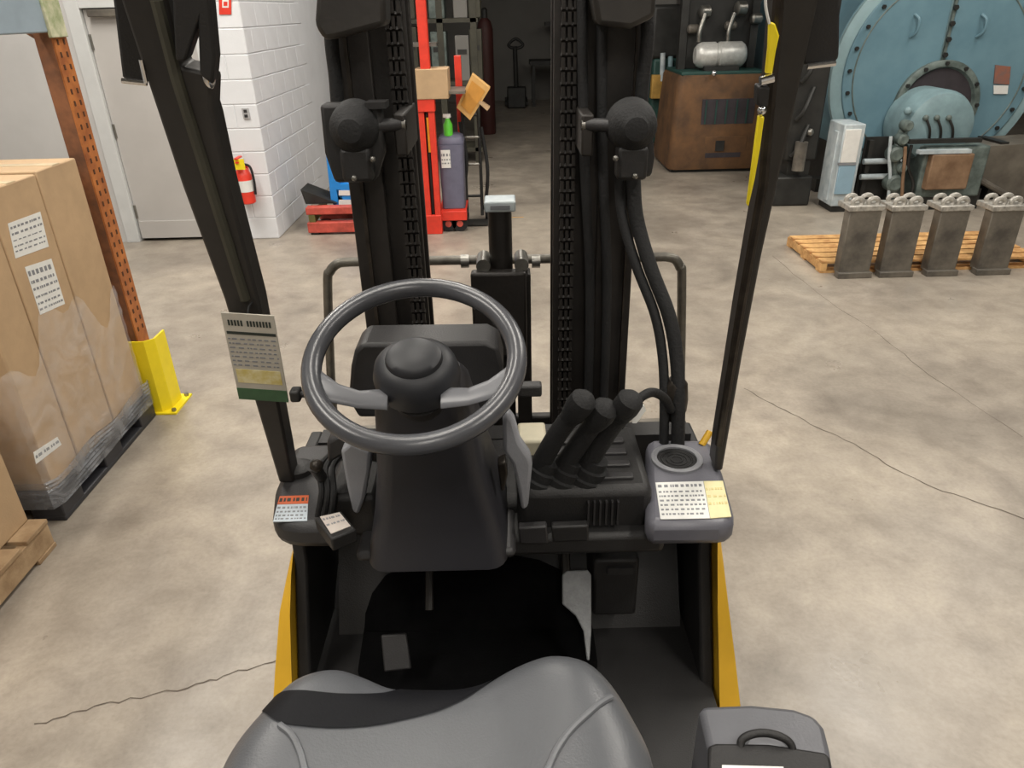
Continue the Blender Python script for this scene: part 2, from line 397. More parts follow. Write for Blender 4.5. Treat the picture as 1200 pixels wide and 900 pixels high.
paper(crt[1], [(29, 313), (60, 303), (76, 356), (47, 369)], XA-.0045, [(.1, .2), (.3, .36), (.45, .5), (.62, .66), (.76, .8), (.88, .92)], seed=5)
paper(crt[0], [(39, 530), (67, 512), (72, 521), (42, 544)], XA-.0045, [(.35, .6)], 'paper', 7, 8)
# film skin on the visible sides, wavy
def film_skin(z0f, z1f, off, seed):
    b = B(); rn = random.Random(seed)
    path = [V((-2.94, PY0-.005-off, 0)), V((XA-.02+off, PY0-.005-off, 0)), V((XA+off, PY0+.02, 0)), V((XA+off, PY1-.02, 0)), V((XA-.02+off, PY1+.002+off, 0)), V((-2.94, PY1+.002+off, 0))]
    pts = []
    for a, c in zip(path, path[1:]):
        n = max(1, int((c-a).length/.04))
        pts += [lerp(a, c, i/n) for i in range(n)]
    pts.append(path[-1]); S = []
    for j in range(15):
        S.append([V((p.x+.003*math.sin(7*p.y+3*j+p.x*9)+rn.uniform(0, .002), p.y, lerp(z0f(p), z1f(p), j/14))) for p in pts])
    return loft(b, S, cap=False, closed=False)
tag(obj('stretch_film', film_skin(lambda p: .14, lambda p: .74+.10*math.sin(p.y*9+.6)+.06*math.sin(p.y*23), .006, 4), 'stretch_film'), 'clear stretch film wound round the tall cartons on the dark pallet', 'stretch film')
tag(obj('stretch_film_roll', film_skin(lambda p: .085, lambda p: .215+.012*math.sin(p.y*14), .028, 9), 'film_thick'), 'shiny grey bunched film around the foot of the cartons and dark pallet', 'stretch film')
# near wooden pallet and carton
wp = thing('wooden_pallet', 'weathered wooden pallet carrying a brown carton at the rack edge', 'pallet', (-2.4, 1.7, 0))
for k in range(6): obj('deck_board', bx((-2.92, 1.30+k*.18, .115), (-1.865, 1.44+k*.18, .135)), 'pallet_wood_dull', wp, bevel=.003)
for x in (-2.91, -2.45, -1.91):
    obj('stringer', bx((x, 1.30, .02), (x+.04, 2.34, .115)), 'pallet_wood_dull', wp, bevel=.003)
for k in range(3): obj('bottom_board', bx((-2.92, 1.30+k*.46, 0), (-1.865, 1.42+k*.46, .02)), 'pallet_wood_dull', wp, bevel=.003)
carton('carton', (-2.9, 1.32, .135), (-1.935, 2.335, .78), 'big brown carton standing on the weathered wooden pallet', 'carton on the wooden pallet', m='cardboard')
# ------------------------------------------------------------------ things on the white wall
e0 = PY(282, 190, YW-.09)
ex = thing('fire_extinguisher', 'red fire extinguisher with yellow tag hanging on the white block wall', 'fire extinguisher', (e0.x, e0.y, PY(288, 238, YW-.09).z))
zb = PY(288, 238, YW-.09).z; zt = PY(286, 196, YW-.09).z
b = B(); lathe(b, (e0.x, e0.y, zb), (0, 0, 1), [(0, .06), (.01, .072), (zt-zb-.07, .072), (zt-zb-.02, .05), (zt-zb, .022)]); obj('cylinder', b, 'red_paint', ex)
obj('label_band', lathe(B(), (e0.x, e0.y, zb+.11), (0, 0, 1), [(0, .0735), (.1, .0735)], cap=False), 'paper', ex)
b = B(); lathe(b, (e0.x, e0.y, zt-.005), (0, 0, 1), [(0, .024), (.05, .024), (.055, .014), (.07, .014)]); obj('valve', b, 'greasy_steel', ex)
b = B(); box(b, (e0.x-.015, e0.y-.10, zt+.05), (e0.x+.015, e0.y+.02, zt+.065)); box(b, (e0.x-.015, e0.y-.11, zt+.085), (e0.x+.015, e0.y+.02, zt+.098)); obj('handle', b, 'red_paint', ex)
obj('hose', tube(B(), spline([(e0.x+.02, e0.y, zt+.03), (e0.x+.08, e0.y-.01, zt-.0), (e0.x+.092, e0.y-.01, zb+.2), (e0.x+.085, e0.y-.01, zb+.08)]), .011), 'rubber', ex)
obj('inspection_tag', bx((e0.x-.03, e0.y-.085, zt-.005), (e0.x+.06, e0.y-.078, zt+.085)), 'bright_yellow', ex)
obj('wall_bracket', bx((e0.x-.03, e0.y+.06, zb+.1), (e0.x+.03, YW+.001, zt)), 'red_paint', ex)
P = [PY(x, y, YW-.004) for x, y in ((256, -22), (271, -22), (271, 17), (257, 17))]
sg = tag(obj('wall_sign', sheet(B(), *P, .004), 'red_paint', smooth=False), 'small red and white sign on the white block wall above the extinguisher', 'sign')
Q = [PY(x, y, YW-.0085) for x, y in ((260, -14), (268, -14), (268, 9), (260.5, 9))]
obj('white_panel', sheet(B(), *Q, .001), 'paper', sg, smooth=False)
Q = [PY(x, y, YW-.0100) for x, y in ((262, 2), (266.5, 2), (266.5, 7), (262, 7))]
obj('pictogram', sheet(B(), *Q, .001), 'red_paint', sg, smooth=False)
q = PY(288, 133, YW-.012); ob = thing('wall_outlet', 'small grey outlet box on the white block wall above the fire extinguisher', 'outlet', q)
obj('cover_plate', bx((q.x-.03, YW-.014, q.z-.045), (q.x+.03, YW+.001, q.z+.045)), 'silver_plastic', ob, bevel=.003)
for s in (-1, 1): obj('socket', bx((q.x-.014, YW-.019, q.z+s*.02-.012), (q.x+.014, YW-.013, q.z+s*.02+.012)), 'dark_plastic', ob)
# ------------------------------------------------------------------ red frame and blue seat by the corner
rf = thing('red_steel_frame', 'low red steel frame of two stacked bars on the floor by the white wall corner', 'steel frame', (-1.5, 7.0, 0))
obj('bar', bx((-1.92, 6.88, .02), (-1.05, 6.98, .12)), 'red_dull', rf, bevel=.008)
obj('bar', bx((-1.92, 6.90, .19), (-1.05, 7.00, .26)), 'red_dull', rf, bevel=.008)
obj('bar', bx((-1.92, 7.38, .02), (-1.05, 7.46, .12)), 'red_dull', rf, bevel=.008)
for x in (-1.90, -1.10): obj('spacer', bx((x, 6.9, .12), (x+.06, 7.44, .19)), mat('olive', (104, 100, 52), .6, var=.2), rf)
for x in (-1.90, -1.10): obj('foot', bx((x, 6.9, 0), (x+.08, 7.44, .03)), 'dark_machine', rf)
b = B(); prism(b, [(-1.95, 7.05, .26), (-1.65, 7.05, .26), (-1.98, 7.05, .40)], (0, .3, 0)); obj('wedge', b, 'dark_machine', rf, smooth=False)
bl = thing('blue_platform_cart', 'bright blue plastic cart with upright back standing on the red steel frame', 'cart', (-1.65, 7.15, .26))
b = B(); S = [PY(x, y, 7.1) for x, y in ((382, 181), (391, 181), (402, 235), (413, 246), (397, 248), (388, 236))]; prism(b, S, (0, .32, 0)); obj('back_frame', b, 'blue_plastic', bl, smooth=False)
S = [PY(x, y, 7.1) for x, y in ((393, 216), (440, 216), (440, 243), (398, 243))];
b = prism(B(), S, (0, .3, 0)); tr = obj('tray', b, 'blue_plastic', bl, smooth=False)
for y0, y1 in ((223, 229), (234, 241)):
    P = [PY(x, y, 7.095) for x, y in ((397, y0), (410+(y0-223)*.4, y0), (411+(y0-223)*.4, y1), (397, y1))]
    obj('label', sheet(B(), *P, .002), 'paper', bl, smooth=False)
# ------------------------------------------------------------------ red pallet stacker with its load
def bpx(x0, y0, x1, y1, Y0, Y1):
    """box whose near face covers the pixel rectangle at depth Y0 (bottom edge sets the width)"""
    a = PY(x0, y1, Y0); c = PY(x1, y1, Y0); t = PY((x0+x1)/2, y0, Y0)
    return bx((a.x, Y0, a.z), (c.x, Y1, t.z))
YS = 6.82
sk = thing('pallet_stacker', 'red steel pallet stacker with tall mast beside the dark doorway', 'pallet stacker', (-.85, 7.0, 0))
x0 = PY(500, 270, YS).x; x1 = PY(518, 270, YS).x
for a in (x0, x1-.055): obj('mast_channel', bx((a, YS, 0), (a+.055, YS+.09, 1.22)), 'red_paint', sk, bevel=.006)
obj('mast_foot', bx((x0, YS-.01, 0), (x1+.004, YS+.12, .18)), 'red_paint', sk, bevel=.006)
obj('crosshead', bx((x0-.01, YS-.012, 1.10), (x1+.01, YS+.1, 1.24)), 'red_paint', sk, bevel=.006)
obj('inner_mast', bx((x0+.05, YS+.02, 1.2), (x1-.012, YS+.10, 2.9)), 'red_paint', sk, bevel=.006)
b = B(); cyl(b, ((x0+x1)/2, YS+.05, .15), ((x0+x1)/2, YS+.05, 1.12), .018); obj('lift_cylinder', b, 'dark_machine', sk)
obj('hazard_strip', bx(((x0+x1)/2-.002, YS+.02, .75), ((x0+x1)/2+.03, YS+.03, 1.05)), mat('amber', (240, 160, 30), .5), sk)
obj('outrigger', bx((x1-.01, YS+.05, .11), (x1+.24, YS+.16, .20)), 'red_paint', sk, bevel=.006)
obj('outrigger', bx((x0, YS+.1, .09), (x0+.06, YS+.9, .18)), 'red_paint', sk, bevel=.006)
obj('platform', bx((x1-.02, YS+.06, .195), (x1+.24, YS+.5, .215)), 'red_paint', sk)
for yy in (YS+.1, YS+.4):
    b = B(); cyl(b, (x1+.06, yy-.03, .075), (x1+.06, yy+.03, .075), .075, seg=24); cyl(b, (x1+.17, yy-.03, .075), (x1+.17, yy+.03, .075), .075, seg=24)
    wl = obj('wheel', b, 'rubber', sk)
    b = B(); cyl(b, (x1+.06, yy-.034, .075), (x1+.06, yy+.034, .075), .03); cyl(b, (x1+.17, yy-.034, .075), (x1+.17, yy+.034, .075), .03); obj('hub', b, 'red_dull', wl)
obj('guide_post', bx((PY(532, 100, 7.15).x, 7.35, .2), (PY(540, 100, 7.15).x, 7.42, 1.52)), 'red_paint', sk, bevel=.005)
obj('shelf', bx((x0-.25, YS+.02, 1.24), (x1+.28, YS+.48, 1.262)), 'iron_plate', sk)
obj('shelf', bx((x0-.25, YS+.1, 1.62), (x1+.05, YS+.3, 1.65)), 'bare_steel', sk)
# grey bin on the platform
gx = (x1+.005, x1+.235); gb = thing('grey_bin', 'slate grey plastic bin with white label riding on the red stacker', 'bin', (sum(gx)/2, YS+.25, .215))
cx = sum(gx)/2; cy = YS+.22
S = [[V((cx+px_*s, cy+py_*s, z)) for px_, py_ in rrect(.115, .15, .04)] for z, s in ((.215, .9), (.22, .93), (.80, 1.0), (.80, .94), (.3, .86))]
obj('body', loft(B(), S), 'bin_grey', gb)
b = B(); S = [[V((cx+px_*s, cy+.01+py_*s*.95, z)) for px_, py_ in rrect(.118, .155, .05)] for z, s in ((.80, 1.0), (.82, 1.02), (.86, .9), (.88, .6), (.885, .1))]; obj('lid', loft(b, S), 'bin_grey', gb)
P = [V((cx-.09, cy-.154, .76)), V((cx-.005, cy-.154, .76)), V((cx-.005, cy-.152, .60)), V((cx-.09, cy-.152, .60))]
obj('label', sheet(B(), *P, .003), 'paper', gb, smooth=False)
obj('label_print', text_bars(B(), *[p+V((0, -.0032, 0)) for p in P], [(.2, .35), (.5, .58), (.7, .78)], cols=4, t=.001), 'ink', gb, smooth=False)
# cartons and bottle on the stacker
tb = obj('box_body', bpx(487, 81, 526, 117, YS-.02, YS+.3), 'cardboard', None, bevel=.006)
lo = tb.location; t = thing('carton', 'square brown carton on the shelf of the red stacker', 'carton', lo, None); tb.parent = t; tb.location = (0, 0, 0)
obj('flap_seam', bx((lo.x-.15, YS-.023, lo.z+.145), (lo.x+.15, YS-.019, lo.z+.15)), 'cardboard_warm', t)
c = PY(553, 114, 7.05); t = thing('carton', 'open golden-brown carton tipped on its corner above the grey bin', 'carton', c)
P = [PY(x, y, 7.0) for x, y in ((553, 87), (574, 104), (551, 141), (535, 126))]
b = prism(B(), P, (0, .22, 0)); 
bd = obj('box_body', b, 'cardboard_warm', t, smooth=False)
P2 = [lerp(sum(P, V())/4, p, .74)+V((0, -.004, 0)) for p in P]
obj('inner_face', sheet(B(), *P2, .003), mat('card_inner', (206, 146, 64), .8, var=.1), t, smooth=False)
P = [PY(x, y, 6.98) for x, y in ((563, 118), (574, 126), (571, 130), (561, 121))]; obj('flap', prism(B(), P, (0, .12, 0)), 'cardboard', t, smooth=False)
c = PY(528, 157, 6.98); t = thing('spray_bottle', 'bright green spray bottle standing on the grey bin lid', 'bottle', (c.x, 6.98, .87))
b = B(); lathe(b, (c.x-.02, 6.98, .868), (0, 0, 1), [(0, .035), (.005, .042), (.10, .042), (.14, .022), (.165, .018)]); obj('bottle_body', b, 'green_plastic', t)
b = B(); box(b, (c.x-.06, 6.965, 1.028), (c.x+.01, 6.995, 1.06)); cyl(b, (c.x-.02, 6.98, 1.02), (c.x-.02, 6.98, 1.04), .02); obj('trigger_head', b, 'paper', t, bevel=.004)
# dark folding cart beside the bin
dc = thing('hand_truck', 'black tubular hand truck leaning beside the grey bin', 'hand truck', (-.42, 7.3, 0))
xa = PY(548, 262, 7.2).x; xb = PY(562, 262, 7.2).x
for x in (xa, xb+.03): obj('rail', tube(B(), spline([(x, 7.25, .06), (x, 7.3, .6), (x-.01, 7.36, 1.05), (x-.05, 7.42, 1.16)]), .016), 'dark_machine', dc)
for z, yy in ((.25, 7.27), (.55, 7.295), (.8, 7.32), (1.0, 7.35)): b = B(); cyl(b, (xa, yy, z), (xb+.03, yy, z), .013, seg=10); obj('rung', b, 'bare_steel' if z in (.55, .8) else 'dark_machine', dc)
obj('toe_plate', bx((xa-.08, 7.05, .01), (xb+.09, 7.27, .02)), 'dark_machine', dc)
for x in (xa-.05, xb+.08):
    b = B(); cyl(b, (x-.02, 7.32, .09), (x+.02, 7.32, .09), .09, seg=20); obj('wheel', b, 'rubber', dc)
for (xp, z0_, z1_) in ((xa-.02, .30, .95), (xb+.06, .12, .9)): obj('strap', tube(B(), spline([(xp, 7.24, z0_), (xp+.04, 7.2, (z0_+z1_)/2), (xp-.01, 7.27, z1_)]), .018), 'rubber', dc)
# ------------------------------------------------------------------ dim things behind the stacker
shelf = thing('tall_steel_shelving', 'dim tall grey steel shelving behind the red stacker', 'shelving', (-1.2, 10.6, 0))
xs0, xs1 = PY(470, 100, 10.5).x, PY(563, 100, 10.5).x
for x in (xs0, (xs0+xs1)/2, xs1-.1): obj('post', bx((x, 10.4, 0), (x+.08, 10.5, 3.2)), 'olive_dark', shelf)
for z in (.15, 1.0, 1.75, 2.6): obj('shelf_board', bx((xs0, 10.4, z), (xs1, 11.0, z+.05)), 'olive_dark', shelf)
for k, (x, wd, h, m) in enumerate(((.1, .16, .66, 'olive_dark'), (.42, .2, .6, 'burner_grey'), (.72, .18, .55, 'wall_dim'), (.9, .16, .62, 'olive_dark'))):
    for zz in (1.05, 1.8):
        o = obj('long_case', bx((xs0+x*1.05, 10.42, zz), (xs0+x*1.05+wd, 10.8, zz+h)), m, bevel=.01)
        tag(o, ['olive long case', 'grey-green long case', 'pale grey long case', 'narrow olive long case'][k]+(' on the middle board' if zz < 1.5 else ' on the upper board')+' of the dim tall shelving', 'case', 'long cases on the dim shelving')
        b = bx((xs0+x*1.05+.03, 10.412, zz+h*.6), (xs0+x*1.05+wd-.03, 10.421, zz+h*.7)); obj('strap', b, 'dark_machine', o)
r_ = PY(569, 60, 13); o = thing('red_gas_cylinder', 'tall dark red cylinder standing in the dim doorway', 'gas cylinder', (r_.x, 13, 0))
obj('tank', lathe(B(), (r_.x, 13, 0), (0, 0, 1), [(0, .12), (.02, .13), (1.6, .13), (1.72, .1), (1.78, .04)]), mat('red_dark', (64, 26, 22), .6), o)
obj('cap', lathe(B(), (r_.x, 13, 1.77), (0, 0, 1), [(0, .05), (.12, .05), (.15, .02)]), 'dark_machine', o)
j0 = PZ(606, 115, 0); jk = thing('pallet_jack', 'dark pallet jack with upright handle at the far wall', 'pallet jack', (j0.x, 16.5, 0))
jx = PY(605, 90, 16.5).x
obj('tiller', tube(B(), [(jx, 16.5, .3), (jx-.02, 16.45, 1.2)], .05), 'dark_machine', jk)
obj('grip', tube(B(), spline([(jx-.15, 16.45, 1.22), (jx, 16.45, 1.34), (jx+.15, 16.45, 1.22), (jx, 16.45, 1.16)], closed=True), .03, closed=True), 'dark_machine', jk)
obj('pump', bx((jx-.2, 16.4, .0), (jx+.2, 16.7, .42)), 'dark_machine', jk, bevel=.03)
for s in (-.25, .1): obj('fork', bx((jx+s, 16.7, .04), (jx+s+.15, 17.7, .1)), 'dark_machine', jk)
tx = PY(640, 60, 16.8).x+.35; tb_ = thing('work_bench', 'dim work bench with a shelf standing along the far wall', 'bench', (tx+.4, 17, 0))
obj('bench_top', bx((tx-.7, 16.6, .82), (tx+1.4, 17.4, .9)), 'dark_machine', tb_)
for x in (tx-.65, tx+1.3):
    for y in (16.65, 17.3): obj('leg', bx((x, y, 0), (x+.06, y+.06, .83)), 'dark_machine', tb_)
obj('cabinet', bx((tx-.1, 16.65, .05), (tx+1.3, 17.3, .6)), 'dark_machine', tb_)
obj('wall_shelf', bx((tx-.35, 17.2, 1.55), (tx+1.4, 17.6, 1.62)), 'dark_machine', tb_)
obj('shelf_support', bx((tx+.3, 17.3, .9), (tx+.36, 17.4, 1.56)), 'dark_machine', tb_)
# ------------------------------------------------------------------ boiler
YBf = 7.95
bc = PY(1097, 84, YBf); br = abs(PY(971, 92, YBf).x-bc.x)
boi = thing('boiler', 'huge pale blue round boiler with bolted front plates', 'boiler', (bc.x, YBf+1.2, 0))
b = B(); lathe(b, (bc.x, YBf, bc.z), (0, 1, 0), [(0.0, br-.02), (.02, br), (3.2, br), (3.25, br-.05)], seg=72); obj('shell', b, 'boiler_blue', boi)
b = B(); lathe(b, (bc.x, YBf+.0, bc.z), (0, -1, 0), [(-.01, br-.005), (.03, br-.01), (.04, br-.05), (.04, br-.17), (.02, br-.18)], seg=72); obj('front_ring', b, 'boiler_edge', boi)
for s in (-1, 1):
    pts = []
    a0, a1 = (92, 250) if s < 0 else (-70, 88)
    rr_ = br-.12
    pl = [V((bc.x+rr_*math.cos(math.radians(a)), YBf-.035, bc.z+rr_*math.sin(math.radians(a)))) for a in [a0+(a1-a0)*i/28 for i in range(29)]]
    pl = pl if s < 0 else pl[::-1]
    pl.append(V((bc.x+s*.012, YBf-.035, pl[-1].z)))
    b = prism(B(), pl, (0, -.03, 0)); fp_ = obj('front_plate', b, 'boiler_blue', boi, bevel=.006)
    b = B()
    for a in range(100, 245, 13):
        aa = math.radians(a if s < 0 else 180-a); p = V((bc.x+(rr_-.05)*math.cos(aa), YBf-.06, bc.z+(rr_-.05)*math.sin(aa))); cyl(b, p, p+V((0, -.03, 0)), .02, seg=6)
    stuff(obj('bolt_ring', b, 'dark_machine', fp_))
    b = tube(B(), [V((bc.x+(rr_-.1)*math.cos(math.radians(a if s < 0 else 180-a)), YBf-.066, bc.z+(rr_-.1)*math.sin(math.radians(a if s < 0 else 180-a)))) for a in range(100, 246, 4)], .008, seg=6); obj('seal', b, 'burner_grey', fp_)
    hp = PY(1073 if s < 0 else 1151, 30, YBf-.07)
    obj('lift_lug', tube(B(), spline([hp+V((-.03, 0, .1)), hp+V((0, -.05, .05)), hp+V((0, -.05, -.05)), hp+V((-.03, 0, -.1))]), .014, seg=8), 'boiler_blue', fp_)
sx = bc.x; sz0 = PY(1101, 74, YBf).z
b = bx((sx-.012, YBf-.085, sz0), (sx+.012, YBf-.06, bc.z+br-.13)); sm = obj('centre_seam', b, 'burner_grey', boi)
b = B()
for k in range(7): p = V((sx, YBf-.085, sz0+.08+k*.14)); cyl(b, p, p+V((0, -.025, 0)), .026, seg=6)
stuff(obj('seam_bolts', b, 'dark_machine', sm))
fc = PY(1097, 124, YBf-.1); fr = abs(PY(1146, 124, YBf-.1).x-fc.x)
obj('burner_flange', lathe(B(), (fc.x, YBf-.06, fc.z), (0, -1, 0), [(0, fr), (.05, fr), (.06, fr-.02), (.06, fr-.06), (.02, fr-.08)], seg=48), 'burner_grey', boi)
obj('burner_opening', lathe(B(), (fc.x, YBf-.05, fc.z), (0, -1, 0), [(0, fr-.06), (.035, fr-.06), (.04, fr-.1), (.04, .01)], seg=48), mat('opening_dark', (58, 52, 56), .8, var=.15), boi)  # flat dark tone for the burner opening, shared by vent and slot
b = B()
for k in range(12):
    a = math.radians(30*k); p = V((fc.x+(fr-.03)*math.cos(a), YBf-.11, fc.z+(fr-.03)*math.sin(a))); cyl(b, p, p+V((0, -.03, 0)), .02, seg=6)
stuff(obj('flange_bolts', b, 'dark_machine', boi))
uc = PY(1102, 150, YBf-.55); ur = abs(PY(1143, 150, YBf-.55).x-uc.x)
bh = obj('burner_housing', lathe(B(), (uc.x, YBf-.1, uc.z), (0, -1, 0), [(0, ur), (.38, ur), (.45, ur*.93), (.48, ur*.75), (.49, .02)], seg=40), 'burner_blue', boi)
for k, px_ in enumerate((1085, 1098, 1112)):
    p = PY(px_, 138, YBf-.6); q_ = PY(px_+4, 163, YBf-.6); obj('control_rod', tube(B(), spline([p+V((0, .02, 0)), p, lerp(p, q_, .5)+V((.01, -.02, 0)), q_]), .012, seg=8), 'dark_machine', bh)
    b = B(); ball(b, p, .028, seg=12); obj('linkage', b, 'burner_grey', bh)
obj('damper_bar', bpx(1066, 163, 1150, 169, YBf-.72, YBf-.66), 'dark_machine', boi)
gb_ = obj('gas_train', tube(B(), spline([PY(1050, 232, YBf-.6), PY(1048, 200, YBf-.6), PY(1052, 175, YBf-.6), PY(1060, 150, YBf-.5), PY(1072, 140, YBf-.4)]), .045, seg=12), 'burner_grey', boi)
for x, y, r in ((1056, 163, .055), (1048, 180, .075), (1055, 196, .05), (1046, 214, .085), (1062, 147, .05)):
    p = PY(x, y, YBf-.62); b = B(); lathe(b, p+V((0, .07, 0)), (0, -1, 0), [(0, r*.8), (.02, r), (.12, r), (.14, r*.7)], seg=18); obj('valve_body', b, 'burner_grey', gb_)
for k, pts in enumerate((((1044, 160), (1042, 185), (1043, 205), (1041, 232)), ((1068, 170), (1064, 195), (1070, 215), (1066, 232)), ((1061, 172), (1060, 190), (1058, 210), (1057, 230)))):
    obj('conduit', tube(B(), spline([PY(x, y, YBf-.66-.02*k) for x, y in pts]), .016, seg=8), ('cabinet_pale', 'dark_machine', 'panel_brown')[k], gb_)
b = B(); ball(b, PY(1064, 130, YBf-.55), .04, seg=14); obj('gauge', b, 'burner_blue', boi)
obj('blower_box', bpx(1072, 172, 1146, 232, YBf-.7, YBf-.2), 'burner_grey', boi, bevel=.02)
pb = obj('control_panel', bpx(1084, 181, 1132, 223, YBf-.78, YBf-.69), 'panel_brown', boi, bevel=.012)
p = PY(1108, 179, YBf-.8); obj('panel_rim', bpx(1078, 176, 1138, 181, YBf-.78, YBf-.7), 'cabinet_pale', pb)
P = [PY(x, y, YBf-.068) for x, y in ((1166, 76), (1184, 78), (1182, 99), (1164, 98))]; obj('rusty_plate', sheet(B(), *P, .01), mat('rust_red', (150, 92, 70), .7, rgb2=(116, 96, 92), scale=14), boi, smooth=False)
P = [PY(x, y, YBf-.068) for x, y in ((1164, 100), (1181, 100), (1180, 110), (1164, 110))]; obj('white_plate', sheet(B(), *P, .01), 'paper', boi, smooth=False)
for dx in (-.72, .62): obj('saddle', bx((bc.x+dx-.1, YBf+.2, 0), (bc.x+dx+.1, YBf+2.8, bc.z-.72)), 'dark_machine', boi)
for y0 in (YBf+.2, YBf+2.4): obj('cross_beam', bx((bc.x-.95, y0, 0), (bc.x+.95, y0+.2, .14)), 'dark_machine', boi)
obj('burner_support', bx((bc.x-.3, YBf-.68, 0), (bc.x+.35, YBf-.25, uc.z-.75 if uc.z > .85 else .2)), 'dark_machine', boi)
# electrical cabinet at the boiler's corner
yc = 7.25
ec = thing('electrical_cabinet', 'pale scuffed electrical cabinet at the lower corner of the blue boiler', 'cabinet', (3.4, yc+.2, 0))
a = PY(974, 238, yc); c = PY(998, 238, yc); zt = PY(985, 146, yc).z; 
body = obj('cabinet_body', bx((a.x, yc, .06), (c.x, yc+.36, zt)), 'cabinet_pale', ec, bevel=.012)
obj('plinth', bx((a.x+.02, yc+.02, 0), (c.x-.02, yc+.34, .065)), 'dark_machine', ec)
P = bpx(985, 152, 1003, 191, yc-.02, yc+.01); obj('upper_door', P, 'paper', ec, bevel=.005)
P = bpx(978, 194, 997, 228, yc-.02, yc+.01); ld = obj('lower_door', P, 'cabinet_blue', ec, bevel=.005)
obj('seal_strip', bpx(983, 191, 1003, 194, yc-.025, yc+.01), 'ink', ec)
b = B(); box(b, (a.x-.012, yc+.1, .1), (a.x+.002, yc+.2, zt-.08)); obj('cable_duct', b, 'cabinet_pale', ec, bevel=.004)
# low bars between cabinet and burner
bf = thing('pipe_stand', 'two pale horizontal pipes on dark posts between cabinet and burner', 'pipe stand', (3.85, 7.4, 0))
xa, xb = PY(1011, 205, 7.4).x, PY(1046, 205, 7.4).x
for y in (189, 207): zz = PY(1025, y, 7.4).z; b = B(); cyl(b, (xa-.02, 7.4, zz), (xb+.05, 7.4, zz), .028, seg=12); obj('pipe', b, 'cabinet_pale', bf)
obj('post', bx((xa+.02, 7.42, 0), (xa+.06, 7.48, PY(1025, 165, 7.4).z)), 'dark_machine', bf)
obj('post', bx((xb-.02, 7.42, 0), (xb+.02, 7.48, PY(1025, 165, 7.4).z)), 'dark_machine', bf)
obj('back_plate', bx((xa, 7.48, .05), (xb+.05, 7.5, PY(1025, 162, 7.4).z)), 'dark_machine', bf)
# black machine in front of the boiler's flank
dk = thing('dark_press', 'tall black machine standing left of the blue boiler', 'machine', (2.95, 7.7, 0))
xa, xb = PY(928, 130, 7.6).x, PY(966, 130, 7.6).x
obj('column', bx((xa, 7.6, .45), (xb, 7.86, 3.2)), 'dark_machine', dk, bevel=.02)
obj('base', bx((xa-.08, 7.55, 0), (xb-.02, 7.86, .30)), 'dark_machine', dk, bevel=.02)
obj('pedestal', bx((xa+.05, 7.62, .28), (xb-.05, 7.84, .5)), 'dark_machine', dk)
for k in range(3):
    z = .5+k*.35; obj('hydraulic_pipe', tube(B(), spline([(xa+.05, 7.58, z), (xa+.10, 7.53, z+.1), (xa+.18, 7.58, z+.3)]), .022, seg=8), 'dark_machine', dk)
p = PY(936, 185, 7.55); b = B(); cyl(b, p+V((0, -.02, -.12)), p+V((0, -.02, .16)), .06); obj('filter', b, 'iron_plate', dk)
p = PY(949, 155, 7.57); b = B(); ball(b, p, .04, seg=12); obj('gauge', b, 'bare_steel', dk)
# things right of burner: grey slanted duct
du = thing('slanted_duct', 'dull grey-brown sheet metal duct beside the burner under the boiler', 'duct', (4.9, 7.5, 0))
P = [PY(x, y, 7.35) for x, y in ((1150, 172), (1260, 165), (1260, 245), (1200, 236), (1152, 208))]
obj('duct_shell', prism(B(), P, (0, .5, 0)), mat('duct', (112, 106, 96), .55, rgb2=(84, 78, 70), scale=4), du, smooth=False)
obj('edge_rail', tube(B(), [PY(1142, 207, 7.3), PY(1200, 240, 7.3), PY(1260, 262, 7.3)], .03, seg=8), 'iron_plate', du)
obj('support', bx((PY(1200, 240, 7.3).x, 7.4, 0), (PY(1200, 240, 7.3).x+.08, 7.8, .45)), 'dark_machine', du)
obj('support', bx((PY(1165, 225, 7.3).x, 7.4, 0), (PY(1165, 225, 7.3).x+.08, 7.8, .62)), 'dark_machine', du)
# ------------------------------------------------------------------ steel weights on a wooden pallet
p0 = PZ(982, 326, 0); p1 = PZ(925, 288, 0)
yp0, yp1 = p0.y+.125, p1.y+.02
xp0, xp1 = 2.44, 4.15
pw = thing('wooden_pallet', 'pale wooden pallet under the row of steel weight blocks', 'pallet', (3.3, (yp0+yp1)/2, 0))
nb = 6; bwid = (yp1-yp0)/nb
for k in range(3): obj('bottom_board', bx((xp0, yp0+k*(yp1-yp0-.1)/2, 0), (xp1, yp0+k*(yp1-yp0-.1)/2+.1, .016)), 'pallet_wood', pw)
for x in (xp0, (xp0+xp1)/2, xp1-.05): obj('stringer', bx((x, yp0, .016), (x+.045, yp1, .075)), 'pallet_wood', pw)
for k in range(nb): obj('deck_board', bx((xp0, yp0+k*bwid, .075), (xp1, yp0+(k+1)*bwid-.03, .095)), 'pallet_wood', pw, bevel=.003)
ZW = .095; YWt = yp0-.115
lab = ['steel weight block with ringed cap at the pallet end nearest the electrical cabinet', 'second steel weight block on the wooden pallet counting from the electrical cabinet',
       'third steel weight block on the wooden pallet counting from the electrical cabinet', 'fourth steel weight block on the wooden pallet counting from the electrical cabinet']
